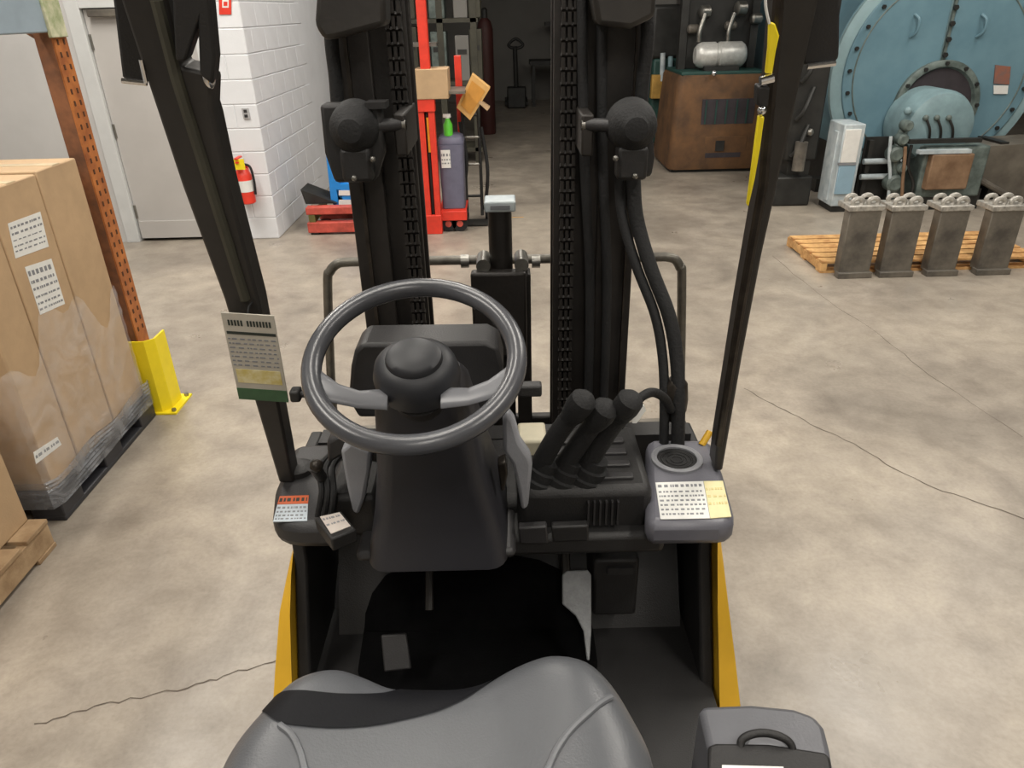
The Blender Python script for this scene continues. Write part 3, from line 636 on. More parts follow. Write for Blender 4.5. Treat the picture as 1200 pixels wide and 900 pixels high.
for k, (xa_, xb_) in enumerate(((983, 1019), (1031, 1067), (1086, 1119), (1144, 1180))):
    A = PY(xa_, 318, YWt); Cc = PY(xb_, 318, YWt); zt = PY(xa_+25, 246, YWt).z
    t = thing('weight_block', lab[k], 'weight', ((A.x+Cc.x)/2, YWt+.08, .0), 'steel weight blocks on the pallet')
    yd = .10
    obj('plate', bx((A.x, YWt, .03), (Cc.x, YWt+yd, zt)), 'iron_plate', t, bevel=.006)
    obj('foot', bx((A.x-.012, YWt-.03, 0), (Cc.x+.012, YWt+yd*.5, .045)), 'iron_plate', t, bevel=.005)
    cp = obj('cap', bx((A.x-.015, YWt-.01, zt-.01), (Cc.x+.015, YWt+.20, zt+.03)), mat('dull_silver', (196, 192, 184), .45, .5, var=.2, scale=30), t, bevel=.006)
    n = 2
    for i in range(n):
        for j in range(2):
            cxx = lerp(A.x, Cc.x, (i+.5)/n); cyy = YWt+.04+j*.11
            ring = [(cxx+.036*math.cos(q), cyy, zt+.048+.026*math.sin(q)) for q in [2*math.pi*m_/16 for m_ in range(16)]]
            obj('ring', tube(B(), ring, .018, seg=8, closed=True), mat('dull_silver', (196, 192, 184), .45, .5, var=.2, scale=30), cp)
# ------------------------------------------------------------------ rusty truck body
YR = 9.35
rt = thing('rusty_counterweight', 'rusty brown machine body with dark vent, carrying a silver motor', 'machine', (2.63, YR+.5, 0))
A = PY(784, 198, YR); Cc = PY(893, 200, YR); zt = PY(840, 88, YR).z
S = [[V(((A.x+Cc.x)/2+px_*s, YR+.55+py_*s2, z)) for px_, py_ in rrect((Cc.x-A.x)/2, .55, .10)] for z, s, s2 in ((.04, 1, 1), (.1, 1.02, 1.02), (zt*.5, .99, .99), (zt-.04, .93, .93), (zt, .90, .90))]
obj('body', loft(B(), S), 'rust', rt)
obj('skirt', bx((A.x+.04, YR+.06, 0), (Cc.x-.04, YR+1.0, .06)), 'dark_machine', rt)
vt = obj('vent', bpx(821, 116, 882, 146, YR+.005, YR+.1), 'opening_dark', rt)
for k in range(5):
    x = lerp(vt.location.x, vt.location.x, 0)
    p = PY(827+k*12, 131, YR); obj('vent_bar', bx((p.x+wloc(vt).x*0-.008, YR-.005, PY(850, 145, YR).z), (p.x+.008, YR+.02, PY(850, 117, YR).z)), 'teal_dark', vt)
obj('slot', bpx(826, 179, 867, 185, YR-.012, YR+.1), 'opening_dark', rt)
obj('door_panel', bpx(824, 160, 872, 190, YR-.006, YR+.06), 'rust', rt, bevel=.005)
obj('tow_pin', bpx(838, 165, 848, 177, YR-.02, YR+.06), 'dark_machine', rt)
obj('top_plate', bx((A.x+.08, YR+.06, zt-.005), (Cc.x-.08, YR+1.0, zt+.035)), 'teal_dark', rt, bevel=.01)
q = PY(836, 88, YR); b = B(); ball(b, q+V((0, -.02, .02)), .035, seg=12); obj('filler_cap', b, 'chrome', rt)
m0 = PY(814, 65, YR+.3); m1 = PY(873, 65, YR+.3); mr_ = .5*(PY(840, 49, YR+.3).z-PY(840, 80, YR+.3).z)
md = obj('motor', lathe(B(), m0, (1, 0, 0), [(0, mr_*.6), (.03, mr_*.85), (.08, mr_), (.24, mr_), (.25, mr_*.9), (.28, mr_*.9), (.29, mr_), ((m1.x-m0.x)-.06, mr_), ((m1.x-m0.x)-.02, mr_*.8), ((m1.x-m0.x), mr_*.6)], seg=32), mat('motor_silver', (208, 208, 204), .38, .35, var=.1, scale=20), rt)
obj('motor_cradle', bx((m0.x+.1, YR+.15, zt+.02), (m1.x-.1, YR+.5, m0.z-mr_*.8)), 'dark_machine', rt)
for x, r1 in ((.05, .05), (.4, .045)): obj('pipe', tube(B(), spline([(m0.x+x, YR+.35, m0.z+mr_), (m0.x+x, YR+.35, m0.z+mr_+.12), (m0.x+x+.06, YR+.4, m0.z+mr_+.3)]), r1*.6), 'bare_steel', rt)
for s, x in ((0, A.x+.12), (1, Cc.x-.2)): obj('frame_post', bx((x, YR+.5, zt), (x+.09, YR+.62, 3.0)), 'dark_machine', rt)
obj('engine_block', bx((A.x+.2, YR+.55, zt+.02), (Cc.x-.15, YR+1.0, 2.6)), 'dark_machine', rt, bevel=.03)
for x, y, r in ((820, 14, .07), (862, 10, .08), (850, 30, .05), (880, 22, .06), (806, 34, .05)):
    p = PY(x, y, YR+.45); b = B(); lathe(b, p, (1, .2, 0), [(0, r*.6), (.02, r), (.12, r), (.15, r*.5)], seg=16); obj('fitting', b, 'bare_steel' if r > .055 else 'iron_plate', rt)
# teal pump beside it
tp = thing('teal_pump', 'dark teal pump with ochre box left of the rusty machine body', 'pump', (2.0, 10.9, 0))
xa, xb = PY(768, 170, 10.7).x, PY(786, 170, 10.7).x
obj('pump_column', bx((xa-.1, 10.7, .15), (xb+.1, 11.1, 1.25)), 'teal_dark', tp, bevel=.03)
obj('pump_base', bx((xa-.2, 10.6, 0), (xb+.12, 11.2, .16)), 'dark_machine', tp)
obj('ochre_box', bpx(763, 88, 780, 116, 10.6, 10.72), mat('ochre', (186, 146, 70), .6, var=.15), tp, bevel=.01)
obj('pump_head', bx((xa-.15, 10.7, 1.24), (xb+.1, 11.05, 1.9)), 'dark_machine', tp, bevel=.05)
for px_, y0, y1 in ((777, 62, 95), (786, 66, 100), (776, 130, 160)): a, c = PY(px_, y0, 10.62), PY(px_-1, y1, 10.62); b = B(); cyl(b, a, c, .035, seg=12); obj('pipe', b, 'cabinet_pale' if px_ != 786 else 'burner_blue', tp)
obj('duct', bx((xa-.1, 11.15, 1.6), (xa+.25, 11.4, 3.0)), 'wall_dim', tp)
# ------------------------------------------------------------------ the forklift we sit on
fk = thing('forklift', 'black and yellow forklift seen from its driver seat, with steering wheel and mast', 'forklift', (-.02, 1.0, 0))
# --- chassis and body
obj('floor_deck', bx((-.48, .52, .50), (.43, 1.52, .54)), 'black_plastic', fk)
tpn = V((0, -.27, .17)).normalized(); tpp = V((0, 1.30, .53))
toe = [PP(x, y, tpp+tpn*.004, tpn) for x, y in ((428, 738), (429, 718), (437, 694), (452, 674), (476, 661), (508, 653), (545, 650), (600, 650), (632, 656), (658, 668), (677, 686), (689, 710), (694, 738))]
obj('toe_mat', prism(B(), toe, tpn*.01), 'black_mat', fk, smooth=False)
fl_ = [PZ(x, y, .541) for x, y in ((428, 737), (694, 737), (700, 780), (690, 840), (440, 840), (420, 790))]
obj('floor_mat', prism(B(), fl_, (0, 0, .012)), 'black_mat', fk, smooth=False)
obj('bulkhead', bx((-.46, 1.46, .30), (.42, 1.52, 1.0)), 'black_plastic', fk)
obj('toe_board', loft(B(), [[V((-.44, 1.30, .53)), V((.40, 1.30, .53)), V((.40, 1.47, .80)), V((-.44, 1.47, .80))], [V((-.44, 1.32, .52)), V((.40, 1.32, .52)), V((.40, 1.49, .79)), V((-.44, 1.49, .79))]]), 'black_plastic', fk, smooth=False)
for s, X0 in ((-1, -.50), (1, .44)):
    pr = [(1.29, .98), (1.27, .80), (1.13, .52), (1.06, .36), (1.55, .36), (1.55, .98)]
    obj('cowl_side', prism(B(), [V((X0, y, z)) for y, z in pr], (-s*.03, 0, 0)), 'black_plastic', fk, bevel=.006)
    k = X0+s*.002
    S = []
    for z, o_, yy in ((.93 if s > 0 else .82, .002, 1.28), (.85 if s > 0 else .79, .010, 1.245), (.72, .026, 1.19), (.6, .040, 1.13), (.5, .050, 1.08), (.38, .056, 1.03)):
        S.append([V((k, yy, z)), V((k+s*o_, yy+.012, z)), V((k+s*(o_+.006), yy+.06, z)), V((k+s*(o_+.004), 1.5, z)), V((k, 1.5, z))])
    obj('front_fender', loft(B(), S), 'truck_yellow', fk)
    obj('step', bx((X0-(.02 if s < 0 else .10), .62, .36), (X0+(.10 if s < 0 else .02), 1.10, .40)), 'black_steel', fk, bevel=.008)
    b = B(); xx = X0-s*.12
    lathe(b, (xx, 1.62, .32), (s, 0, 0), [(0, .18), (.0, .29), (.02, .315), (.13, .315), (.15, .29), (.15, .18)], seg=40); wl = obj('front_tyre', b, 'rubber', fk)
    b = B(); lathe(b, (xx+s*.02, 1.62, .32), (s, 0, 0), [(0, .18), (.09, .18), (.1, .08), (.12, .06)], seg=28); obj('wheel_rim', b, 'truck_yellow', wl)
    b = B(); lathe(b, (xx+.06*s, -.75, .24), (s, 0, 0), [(0, .12), (0, .21), (.02, .235), (.11, .235), (.13, .21), (.13, .12)], seg=36); obj('rear_tyre', b, 'rubber', fk)
obj('seat_deck', bx((-.27, -.38, .50), (.40, .52, .94)), 'black_plastic', fk, bevel=.03)
obj('hood_skirt', bx((-.30, -.45, .36), (.43, .50, .60)), 'truck_yellow', fk, bevel=.03)
S = [[V((-.02+x*s, -.78+y*s, z)) for x, y in rrect(.48, .36, .14)] for z, s in ((.28, .95), (.34, 1), (.9, 1), (1.02, .95), (1.05, .85))]
obj('counterweight', loft(B(), S), 'truck_yellow', fk)
# --- overhead guard
pp, pn = V((0, 1.27, 1.03)), V((0, .89, .15)).normalized()
G = lambda pts: [PP(x, y, pp, pn) for x, y in pts]
pl = obj('front_pillar', prism(B(), G([(104, -110), (121, -60), (141, 0), (173, 98), (213, 218), (262, 350), (327, 566), (344, 566), (335, 518), (304, 355), (268, 218), (251, 140), (247, 127), (248, 94), (236, 84), (212, 78), (196, 0), (184, -60), (174, -110)]), pn*.05), 'black_steel', fk, bevel=.005)
pr_ = obj('front_pillar', prism(B(), G([(990, -110), (976, -60), (960, 0), (893, 300), (870, 420), (847, 552), (837, 552), (841, 520), (867, 360), (893, 215), (911, 0), (918, -60), (924, -110)]), pn*.05), 'black_steel', fk, bevel=.005)
obj('edge_rail', tube(B(), [p-pn*.002 for p in G([(842, 520), (868, 360), (894, 215), (912, 0), (919, -60)])], .008, seg=8), 'greasy_steel', pr_)
obj('edge_rail', tube(B(), [p-pn*.002 for p in G([(288, 350), (247, 218), (207, 90), (184, 0)])], .009, seg=8), 'olive_dark', pl)
obj('grab_handle', prism(B(), [p-pn*.02 for p in G([(205, -60), (250, -60), (251, 0), (257, 64), (254, 96), (239, 84), (237, 28), (223, 68), (211, 68)])], pn*.03), 'black_plastic', pl, bevel=.004)
b = B(); p = G([(246, 86)])[0]; ball(b, p-pn*.008, .012, (.8, .8, 1.6), seg=16); obj('handle_end', b, 'chrome', pl)
obj('edge_rail', tube(B(), [p-pn*.004 for p in G([(238, 36), (240, 76)])], .0025, seg=6), 'bare_steel', pl)
ZR = 2.14
yt = 1.27-(ZR-1.03)*.15/.89
for x in (-.46, .41): obj('roof_rail', bx((x-.04, -.75, ZR-.03), (x+.04, yt+.06, ZR+.03)), 'black_steel', fk, bevel=.01)
for k in range(7): obj('roof_bar', bx((-.44, yt-.02-k*.28, ZR-.015), (.40, yt+.02-k*.28, ZR+.015)), 'black_steel', fk, bevel=.005)
for x in (-.46, .41): obj('rear_pillar', tube(B(), [(x*.92, -.80, 1.0), (x, -.72, ZR)], .035, seg=10), 'black_steel', fk)
# side mirrors on the pillars
for pts, edge in (([(122, -60), (131, 0), (142, 90), (146, 95), (200, 99), (190, -60)], [(143, 94.5), (172, 97.5)]), ([(940, -60), (987, -60), (984, 68), (978, 75), (940, 77)], [(946, 78), (979, 74)])):
    m_ = obj('side_mirror', prism(B(), [PP(x, y, pp+pn*.055, pn) for x, y in pts], pn*.025), 'black_plastic', fk, bevel=.006)
    obj('mirror_edge', tube(B(), [PP(x, y, pp+pn*.052, pn) for x, y in edge], .004, seg=8), 'chrome', m_)
p = G([(168, 70)])[0]; obj('mirror_edge', tube(B(), [PP(x, y, pp-pn*.002, pn) for x, y in ((165, 70), (171, 97))], .003, seg=6), 'chrome', m_)
# --- cowl pods
def slab(name, pix, z, t, m, parent, bevel=.012, smooth=True, label=None):
    return obj(name, prism(B(), [PZ(x, y, z) for x, y in pix], (0, 0, -t)), m, parent, bevel=bevel, label=label)
lp = slab('left_pod', [(318, 602), (321, 572), (332, 546), (346, 520), (402, 517), (402, 616), (350, 616), (333, 614), (322, 609)], 1.02, .06, 'dark_plastic', fk, .018)
rp_ = slab('right_pod', [(757, 516), (766, 513), (828, 513), (836, 520), (848, 550), (861, 597), (861, 606), (855, 612), (768, 613), (757, 610)], 1.02, .06, mat('pod_sheen_grey', (104, 104, 112), .36, var=.06, scale=10, bump=.06, bscale=300), fk, .018)  # same plastic as left pod, colour lightened in place of its glossy reflection
# cup holder
cc = PZ(793, 539, 1.02); cr = .047
b = B(); lathe(b, (cc.x, cc.y, 1.02), (0, 0, 1), [(-.01, cr+.008), (.006, cr+.008), (.009, cr+.003), (.006, cr-.004), (-.01, cr-.005)], seg=40, cap=False); ch = obj('cup_holder_rim', b, 'grey_plastic', rp_)
b = B(); lathe(b, (cc.x, cc.y, 1.018), (0, 0, 1), [(0, cr-.004), (.004, cr-.004), (.004, cr-.012), (.0022, cr-.014), (.0022, .004)], seg=40); obj('cup_holder_pad', b, 'rubber', rp_)
b = B()
for r in (.012, .022, .032): tube(b, [(cc.x+r*math.cos(a), cc.y+r*math.sin(a), 1.0206) for a in [2*math.pi*i/28 for i in range(28)]], .0015, seg=6, closed=True)
obj('pad_rings', b, 'black_plastic', rp_)
def decal(pix, z, m, parent, rows=None, name='label_plate', cols=10, seed=2, ink='ink', t=.0015):
    P = [PZ(x, y, z) for x, y in pix]; o = obj(name, prism(B(), P, (0, 0, t)), m, parent, smooth=False)
    if rows: stuff(obj('print', text_bars(B(), *[p+V((0, 0, t+.0001)) for p in P], rows, cols=cols, seed=seed, t=.0005), ink, o, smooth=False))
    return o
decal([(768, 566), (824, 564.5), (832, 608), (774, 609)], 1.0195, 'paper', rp_, [(.08, .15), (.26, .30), (.38, .42), (.5, .54), (.62, .66), (.74, .78), (.86, .9)], 'label_plate', 12)
decal([(824.5, 564.5), (847, 564), (857, 606), (832.5, 608)], 1.0195, 'paper_cream', rp_, [(.2, .26), (.4, .46), (.6, .66)], 'label_plate', 5, 4, 'tag_yellow')
decal([(325, 592), (361, 591), (360, 611), (320, 612)], 1.0195, mat('label_blue', (196, 206, 214), .5), lp, [(.15, .25), (.4, .48), (.62, .7), (.82, .88)], 'warning_label', 9, 6)
decal([(328, 582), (362, 581), (361, 590.5), (325, 591.5)], 1.0195, 'ink_orange', lp, [(.3, .7)], 'warning_header', 6, 7, 'ink_dark')
b = B(); p = PZ(350, 552, 1.02); lathe(b, p, (0, 0, 1), [(0, .032), (.012, .032), (.018, .024), (.018, .008)], seg=28); obj('brake_fluid_cap', b, 'black_plastic', lp)
# --- dash body
obj('dash_body', bx((-.34, 1.22, .90), (.28, 1.47, 1.0)), 'black_plastic', fk, bevel=.02)
ip = [PY(x, y, 1.28) for x, y in ((408, 470), (411, 430), (415, 412), (424, 403), (570, 401), (584, 408), (590, 430), (590, 470), (575, 490), (420, 490))]
dp = obj('instrument_panel', prism(B(), ip, (0, .10, 0)), 'dark_plastic', fk, bevel=.008)
# steering column
S = []
for y_, z_, w_, d_ in ((1.04, 1.375, .066, .045), (1.06, 1.34, .078, .06), (1.10, 1.25, .088, .075), (1.13, 1.17, .098, .09), (1.16, 1.08, .115, .10), (1.16, 1.01, .13, .11), (1.16, .98, .135, .115), (1.17, .965, .13, .11)):
    S.append([V((-.15+a, y_+.02+c*1.0, z_+c*.25)) for a, c in rrect(w_, d_, .035)])
cc_ = obj('column_cover', loft(B(), S), mat('column_plastic', (42, 42, 47), .5, var=.06, bump=.06, bscale=300), fk)
obj('column_skirt', bx((-.31, 1.09, .952), (.0, 1.45, .975)), 'dark_plastic', fk, bevel=.015)
# steering wheel
wc = V((-.147, 1.0, 1.428)); wn = V((0, -.413, .911)).normalized(); wu = V((1, 0, 0)); wv = wn.cross(wu)
if wv.z < 0: wv = -wv
W = lambda x, y, h=0: wc+wu*x+wv*y+wn*h
sw = obj('steering_wheel', tube(B(), [W(.156*math.cos(a), .156*math.sin(a)) for a in [2*math.pi*i/64 for i in range(64)]], .0155, seg=16, closed=True), 'wheel_grip', fk)
for s in (-1, 1):
    S = []
    for t, x, y, h, wd, th in ((0, .153, -.034, 0, .040, .007), (.2, .138, -.046, -.002, .027, .007), (.45, .112, -.056, -.008, .018, .007), (.75, .082, -.060, -.018, .016, .007), (1, .04, -.052, -.030, .020, .008)):
        S.append([W(s*(x), y, h)+wv*(wd*math.cos(q))+wn*(th*math.sin(q)) for q in [2*math.pi*i/14 for i in range(14)]])
    obj('spoke', loft(B(), S), mat('spoke_grey', (108, 109, 113), .35, var=.06), sw)
b = B(); S = []
for h, r in ((-.06, .050), (-.052, .066), (-.03, .068), (-.008, .063), (.003, .052), (.006, .044), (.014, .042), (.020, .034), (.022, .006)):
    S.append([W(r*math.cos(q), r*.9*math.sin(q)-.004, h) for q in [2*math.pi*k/36 for k in range(36)]])
obj('horn_pad', loft(b, S), mat('horn_plastic', (37, 38, 42), .5, var=.06), sw)
b = B(); cyl(b, W(0, -.01, -.05), V((-.15, 1.08, 1.33)), .05, .055); obj('hub_boss', b, 'black_plastic', sw)
# column levers
for pts in (([(470, 478), (420, 474), (362, 463), (349, 462)]), ([(520, 470), (580, 462), (612, 456)])):
    P = [PY(x, y, 1.12) for x, y in pts]; lv = obj('column_lever', tube(B(), spline(P), .006, seg=10), 'black_plastic', fk)
    b = B(); e = P[-1]; box(b, e-V((.012, .012, .011)) if e.x < -.2 else e-V((.008, .012, .011)), e+V((.006, .012, .011)) if e.x < -.2 else e+V((.034, .012, .011))); obj('lever_tip', b, 'black_plastic', lv, bevel=.004)
# silver column trims
def pplate(name, pix, Y, t, m, parent, bevel=.006): return obj(name, prism(B(), [PY(x, y, Y) for x, y in pix], (0, t, 0)), m, parent, bevel=bevel)
pplate('column_trim', [(399, 529), (411, 519), (434, 530), (433, 552), (427, 585), (420, 604), (413, 601), (407, 575), (402, 548)], 1.14, .035, 'grey_plastic', fk, .011)
pplate('column_trim', [(589, 492), (594, 483), (603, 495), (610, 520), (621, 536), (624, 545), (619, 596), (611, 599), (606, 570), (600, 545), (590, 530)], 1.15, .035, 'grey_plastic', fk, .009)
pplate('key_switch', [(583, 545), (592, 541), (595, 555), (591, 576), (587, 576)], 1.12, .03, 'greasy_steel', fk, .004)
pplate('cluster_cover', [(382, 518), (395, 510), (470, 526), (466, 548), (400, 536), (384, 545)], 1.17, .05, 'dark_plastic', fk, .008)
# parking brake and wiring on the left
obj('brake_lever', tube(B(), spline([PY(390, 600, 1.2), PY(382, 570, 1.18), PY(372, 552, 1.16), PY(366, 545, 1.15)]), lambda t: .009+.004*t, seg=12), 'black_plastic', fk)
obj('brake_bracket', bx((-.37, 1.16, .96), (-.27, 1.30, 1.06)), 'black_plastic', fk, bevel=.012)
for k in range(3): obj('cable', tube(B(), spline([PY(372+k*8, 605, 1.14), PY(377+k*7, 575, 1.15), PY(374+k*8, 548, 1.2), PY(390+k*6, 530, 1.25)]), .006, seg=8), 'rubber', fk)
b = B(); ball(b, PY(371, 546, 1.15), .013, seg=12); obj('brake_button', b, 'greasy_steel', fk)
obj('card_holder', prism(B(), [PZ(x, y, 1.05) for x, y in ((368, 606), (400, 598), (418, 620), (388, 632))], (0, 0, -.03)), 'black_plastic', fk, bevel=.004)
decal([(375, 606), (398, 601), (411, 617), (388, 626)], 1.0505, mat('card', (206, 196, 188), .6), fk, [(.15, .25), (.5, .58)], 'inspection_card', 6, 9)
# --- lever console
obj('console', bx((.005, 1.17, .90), (.275, 1.42, 1.055)), 'black_plastic', fk, bevel=.018)
obj('console_lower', bx((-.02, 1.14, .915), (.30, 1.24, .965)), 'black_plastic', fk, bevel=.012)
for k in range(6): p = PY(690+k*7, 575, 1.168); obj('vent_rib', bx((p.x-.002, 1.160, 1.0-.025), (p.x+.002, 1.172, 1.0+.03)), 'dark_plastic', fk)
for k in range(4): obj('boot_rib', bx((.06, 1.20+k*.045, 1.05), (.24, 1.22+k*.045, 1.062)), 'dark_plastic', fk, bevel=.003)
pplate('grey_switch_bank', [(607, 619), (641, 617), (643, 638), (609, 638)], 1.135, .02, 'dark_plastic', fk, .004)
pplate('dash_strip', [(646, 618), (690, 616), (690, 634), (648, 636)], 1.137, .02, 'black_plastic', fk, .004)
# hydraulic levers
for base, mid, top in (((630, 550), (654, 508), (686, 466)), ((658, 550), (684, 512), (712, 476)), ((686, 546), (712, 506), (741, 466))):
    a, m1_, c = PY(*base, 1.22), PY(*mid, 1.20), PY(*top, 1.17)
    lv = obj('hydraulic_lever', tube(B(), spline([a, m1_, c]), lambda t: .021-.003*t, seg=12), 'rubber', fk)
    d = (c-m1_).normalized(); b = B(); lathe(b, c-d*.055, d, [(-.02, .015), (.0, .021), (.03, .026), (.05, .025), (.060, .016), (.063, .003)], seg=20); obj('lever_knob', b, 'rubber', lv)
    b = B(); lathe(b, V((a.x, a.y, 1.045)), (d.x, 0, 1), [(0, .042), (.014, .042), (.016, .035), (.034, .035), (.036, .028), (.055, .028), (.057, .018)], seg=20); obj('lever_boot', b, 'rubber', lv)
pplate('lever_tag', [(741, 482), (755, 475), (757, 481), (746, 496), (741, 496)], 1.22, .004, 'paper', fk, 0)
obj('beige_terminal', bx((PY(607, 520, 1.33).x, 1.30, 1.0), (PY(640, 520, 1.33).x, 1.38, PY(625, 508, 1.33).z)), mat('beige', (196, 188, 164), .6, var=.1), fk, bevel=.006)
# hoses
for off, r in ((0, .0155), (-.029, .011)):
    P = [PY(742, 205, 1.56), PY(746, 255, 1.54), PY(762, 312, 1.50), PY(784, 370, 1.46), PY(793, 420, 1.43), PY(795, 470, 1.40), PY(794, 530, 1.38)]
    obj('hydraulic_hose', tube(B(), spline([p+V((off, .01 if off else 0, 0)) for p in P]), r, seg=12), 'rubber', fk)
b = B(); a = PY(793, 444, 1.42); lathe(b, a, (0, -.02, -1), [(0, .017), (.01, .025), (.05, .029), (.075, .028), (.08, .019), (.10, .019)], seg=18); obj('hose_fitting', b, 'greasy_steel', fk)
obj('fitting_pin', tube(B(), [PY(791, 492, 1.395), PY(791, 522, 1.385)], .005, seg=8), 'bare_steel', fk)
obj('hydraulic_hose', tube(B(), spline([PY(725, 500, 1.25), PY(742, 474, 1.28), PY(762, 460, 1.32), PY(778, 466, 1.36), PY(786, 480, 1.39)]), .010, seg=12), 'rubber', fk)
obj('amber_stud', tube(B(), [PY(822, 522, 1.38), PY(832, 506, 1.40)], .008, seg=10), 'truck_yellow', fk)
# --- pedals
def pedal(name, pix, c, n, t, m, rib=None):
    n = V(n).normalized(); return obj(name, prism(B(), [PP(x, y, c, n) for x, y in pix], -n*t), m, fk, bevel=.004)
pd = pedal('accelerator_pedal', [(659, 674), (664, 669), (689, 668), (693, 674), (693, 740), (691, 774), (688, 774), (684, 740), (675, 722), (659, 708)], (.12, 1.24, .72), (0, -.75, .66), .012, mat('pedal_grey', (152, 154, 156), .6, var=.12, scale=40, bump=.3, bscale=200))
pedal('brake_pedal', [(446, 744), (476, 742), (482, 784), (450, 788)], (-.2, 1.22, .70), (0, -.75, .66), .012, 'dark_plastic')
for x, z in ((.115, .72), (-.205, .66)): obj('pedal_arm', tube(B(), [(x, 1.26, z), (x, 1.40, z+.16)], .010, seg=8), 'black_steel', fk)
obj('pedal_box', bpx(694, 656, 745, 722, 1.26, 1.46), 'black_plastic', fk, bevel=.008)
obj('pedal_box_strip', bpx(712, 666, 742, 674, 1.252, 1.262), 'dark_plastic', fk)
# --- mast
def chan(b, x0, x1, y0, y1, z0, z1, t, open_right):
    """C section: web on one side, two flanges"""
    if open_right: P = [(x0, y0), (x1, y0), (x1, y0+t), (x0+t, y0+t), (x0+t, y1-t), (x1, y1-t), (x1, y1), (x0, y1)]
    else: P = [(x1, y0), (x1, y1), (x0, y1), (x0, y1-t), (x1-t, y1-t), (x1-t, y0+t), (x0, y0+t), (x0, y0)]
    return prism(b, [V((x, y, z0)) for x, y in P], (0, 0, z1-z0))
mt = obj('mast_outer', chan(B(), -.352, -.275, 1.64, 1.80, .10, 2.35, .022, True), 'mast_steel', fk, bevel=.003)
obj('mast_inner', chan(B(), -.305, -.20, 1.665, 1.775, .12, 3.0, .018, True), 'mast_steel', fk, bevel=.003)
obj('mast_outer', chan(B(), .205, .290, 1.64, 1.80, .10, 2.35, .022, False), 'mast_steel', fk, bevel=.003)
obj('mast_inner', chan(B(), .105, .235, 1.665, 1.775, .12, 3.0, .018, False), 'mast_steel', fk, bevel=.003)
obj('wear_strip', bx((-.326, 1.628, .2), (-.318, 1.642, 2.2)), 'greasy_steel', fk)
obj('wear_strip', bx((.270, 1.628, .2), (.274, 1.642, 2.2)), 'greasy_steel', fk)
for (xc, rr_) in ((-.245, .026), (.185, .028)):
    b = B(); cyl(b, (xc, 1.70, .2), (xc, 1.70, 2.3), rr_, seg=20); obj('lift_cylinder', b, 'black_steel', fk)
    b = B(); cyl(b, (xc, 1.70, 2.3), (xc, 1.70, 3.0), rr_*.7, seg=20); obj('lift_rod', b, 'chrome', fk)
for xc in (-.222, .135):
    b = B(); z = .3
    while z < 2.4:
        for dx in (-.012, 0, .012): box(b, (xc+dx-.0035, 1.640, z), (xc+dx+.0035, 1.660, z+.023))
        cyl(b, (xc-.017, 1.650, z+.0265), (xc+.017, 1.650, z+.0265), .006, seg=6); z += .028
    obj('lift_chain', b, 'mast_steel', fk, smooth=False)
for xc in (.205, .165): obj('mast_hose', tube(B(), spline([(xc-.02, 1.63, 2.4), (xc, 1.625, 1.7), (xc+.025, 1.62, 1.3), (xc+.03, 1.63, .8)]), .011, seg=10), 'rubber', fk)
for z in (.28, .74, 2.2): obj('mast_crossmember', bx((-.35, 1.80, z), (.29, 1.83, z+.12)), 'mast_steel', fk, bevel=.006)
for x in (-.40, .315): 
    b = B(); cyl(b, (x+.02, 1.50, .55), (x+.02, 1.68, .70), .035, seg=18); obj('tilt_cylinder', b, 'black_steel', fk)
# carriage, forks and load backrest
tb2 = spline([PY(x, y, 2.06) for x, y in ((392, 500), (388, 445), (384, 335), (387, 318), (396, 309), (410, 307))], 6) + spline([PY(x, y, 2.06) for x, y in ((780, 301), (791, 304), (797, 314), (799, 330), (797, 470), (794, 520))], 6)
tb2 = [V((tb2[0].x, 2.0, .30)), V((tb2[0].x, 2.03, .66))]+tb2+[V((tb2[-1].x, 2.03, .66)), V((tb2[-1].x, 2.0, .30))]
lb_ = obj('load_backrest', tube(B(), tb2, .014, seg=12), mat('backrest_steel', (110, 106, 98), .45, .5, var=.2, scale=20), fk)
for x in (545, 566, 612, 628): p = PY(x, 306, 2.06); b = B(); cyl(b, p-V((.012, 0, 0)), p+V((.012, 0, 0)), .02, seg=14); obj('clamp', b, 'bare_steel', lb_)
for z in (.18, .62): obj('carriage_bar', bx((-.55, 1.96, z), (.54, 2.02, z+.10)), 'iron_plate', fk, bevel=.008)
for x in (-.36, .22): 
    b = prism(B(), [V((x, y, z)) for y, z in ((2.03, .05), (2.03, .70), (2.07, .70), (2.075, .10), (3.05, .065), (3.08, .05))], (.10, 0, 0)); obj('fork', b, 'black_steel', fk, smooth=False)
# centre free-lift cylinder
cx_ = PY(587, 300, 1.80)
b = B(); cyl(b, (cx_.x, 1.80, .2), (cx_.x, 1.80, PY(586, 243, 1.80).z), .030, seg=22); fl = obj('free_lift_cylinder', b, 'mast_steel', fk)
zt = PY(586, 243, 1.80).z
h_ = B(); box(h_, (cx_.x-.037, 1.765, zt-.004), (cx_.x+.04, 1.84, zt+.022)); hd = obj('cylinder_head', h_, 'cabinet_pale', fl, bevel=.004)
obj('head_slot', bx((cx_.x-.022, 1.762, zt+.003), (cx_.x+.026, 1.767, zt+.013)), 'ink', fl)
for a, c_ in ((-.066, -.036), (.036, .075)): obj('chain_bracket', bx((cx_.x+a, 1.77, .3), (cx_.x+c_, 1.83, PY(586, 318, 1.80).z)), 'mast_steel', fl, bevel=.005)
for a in (-.045, .052): b = B(); cyl(b, (cx_.x+a, 1.76, PY(586, 306, 1.80).z), (cx_.x+a, 1.84, PY(586, 306, 1.80).z), .018, seg=16); obj('pulley', b, 'bare_steel', fl)
for x, y in ((578, 376), (604, 366)): b = B(); ball(b, PY(x, y, 1.765), .008, (1, 1, 1.6), seg=10); obj('bolt', b, 'chrome', fl)
obj('side_valve', bpx(556, 320, 618, 420, 1.74, 1.78), 'mast_steel', fl, bevel=.008)
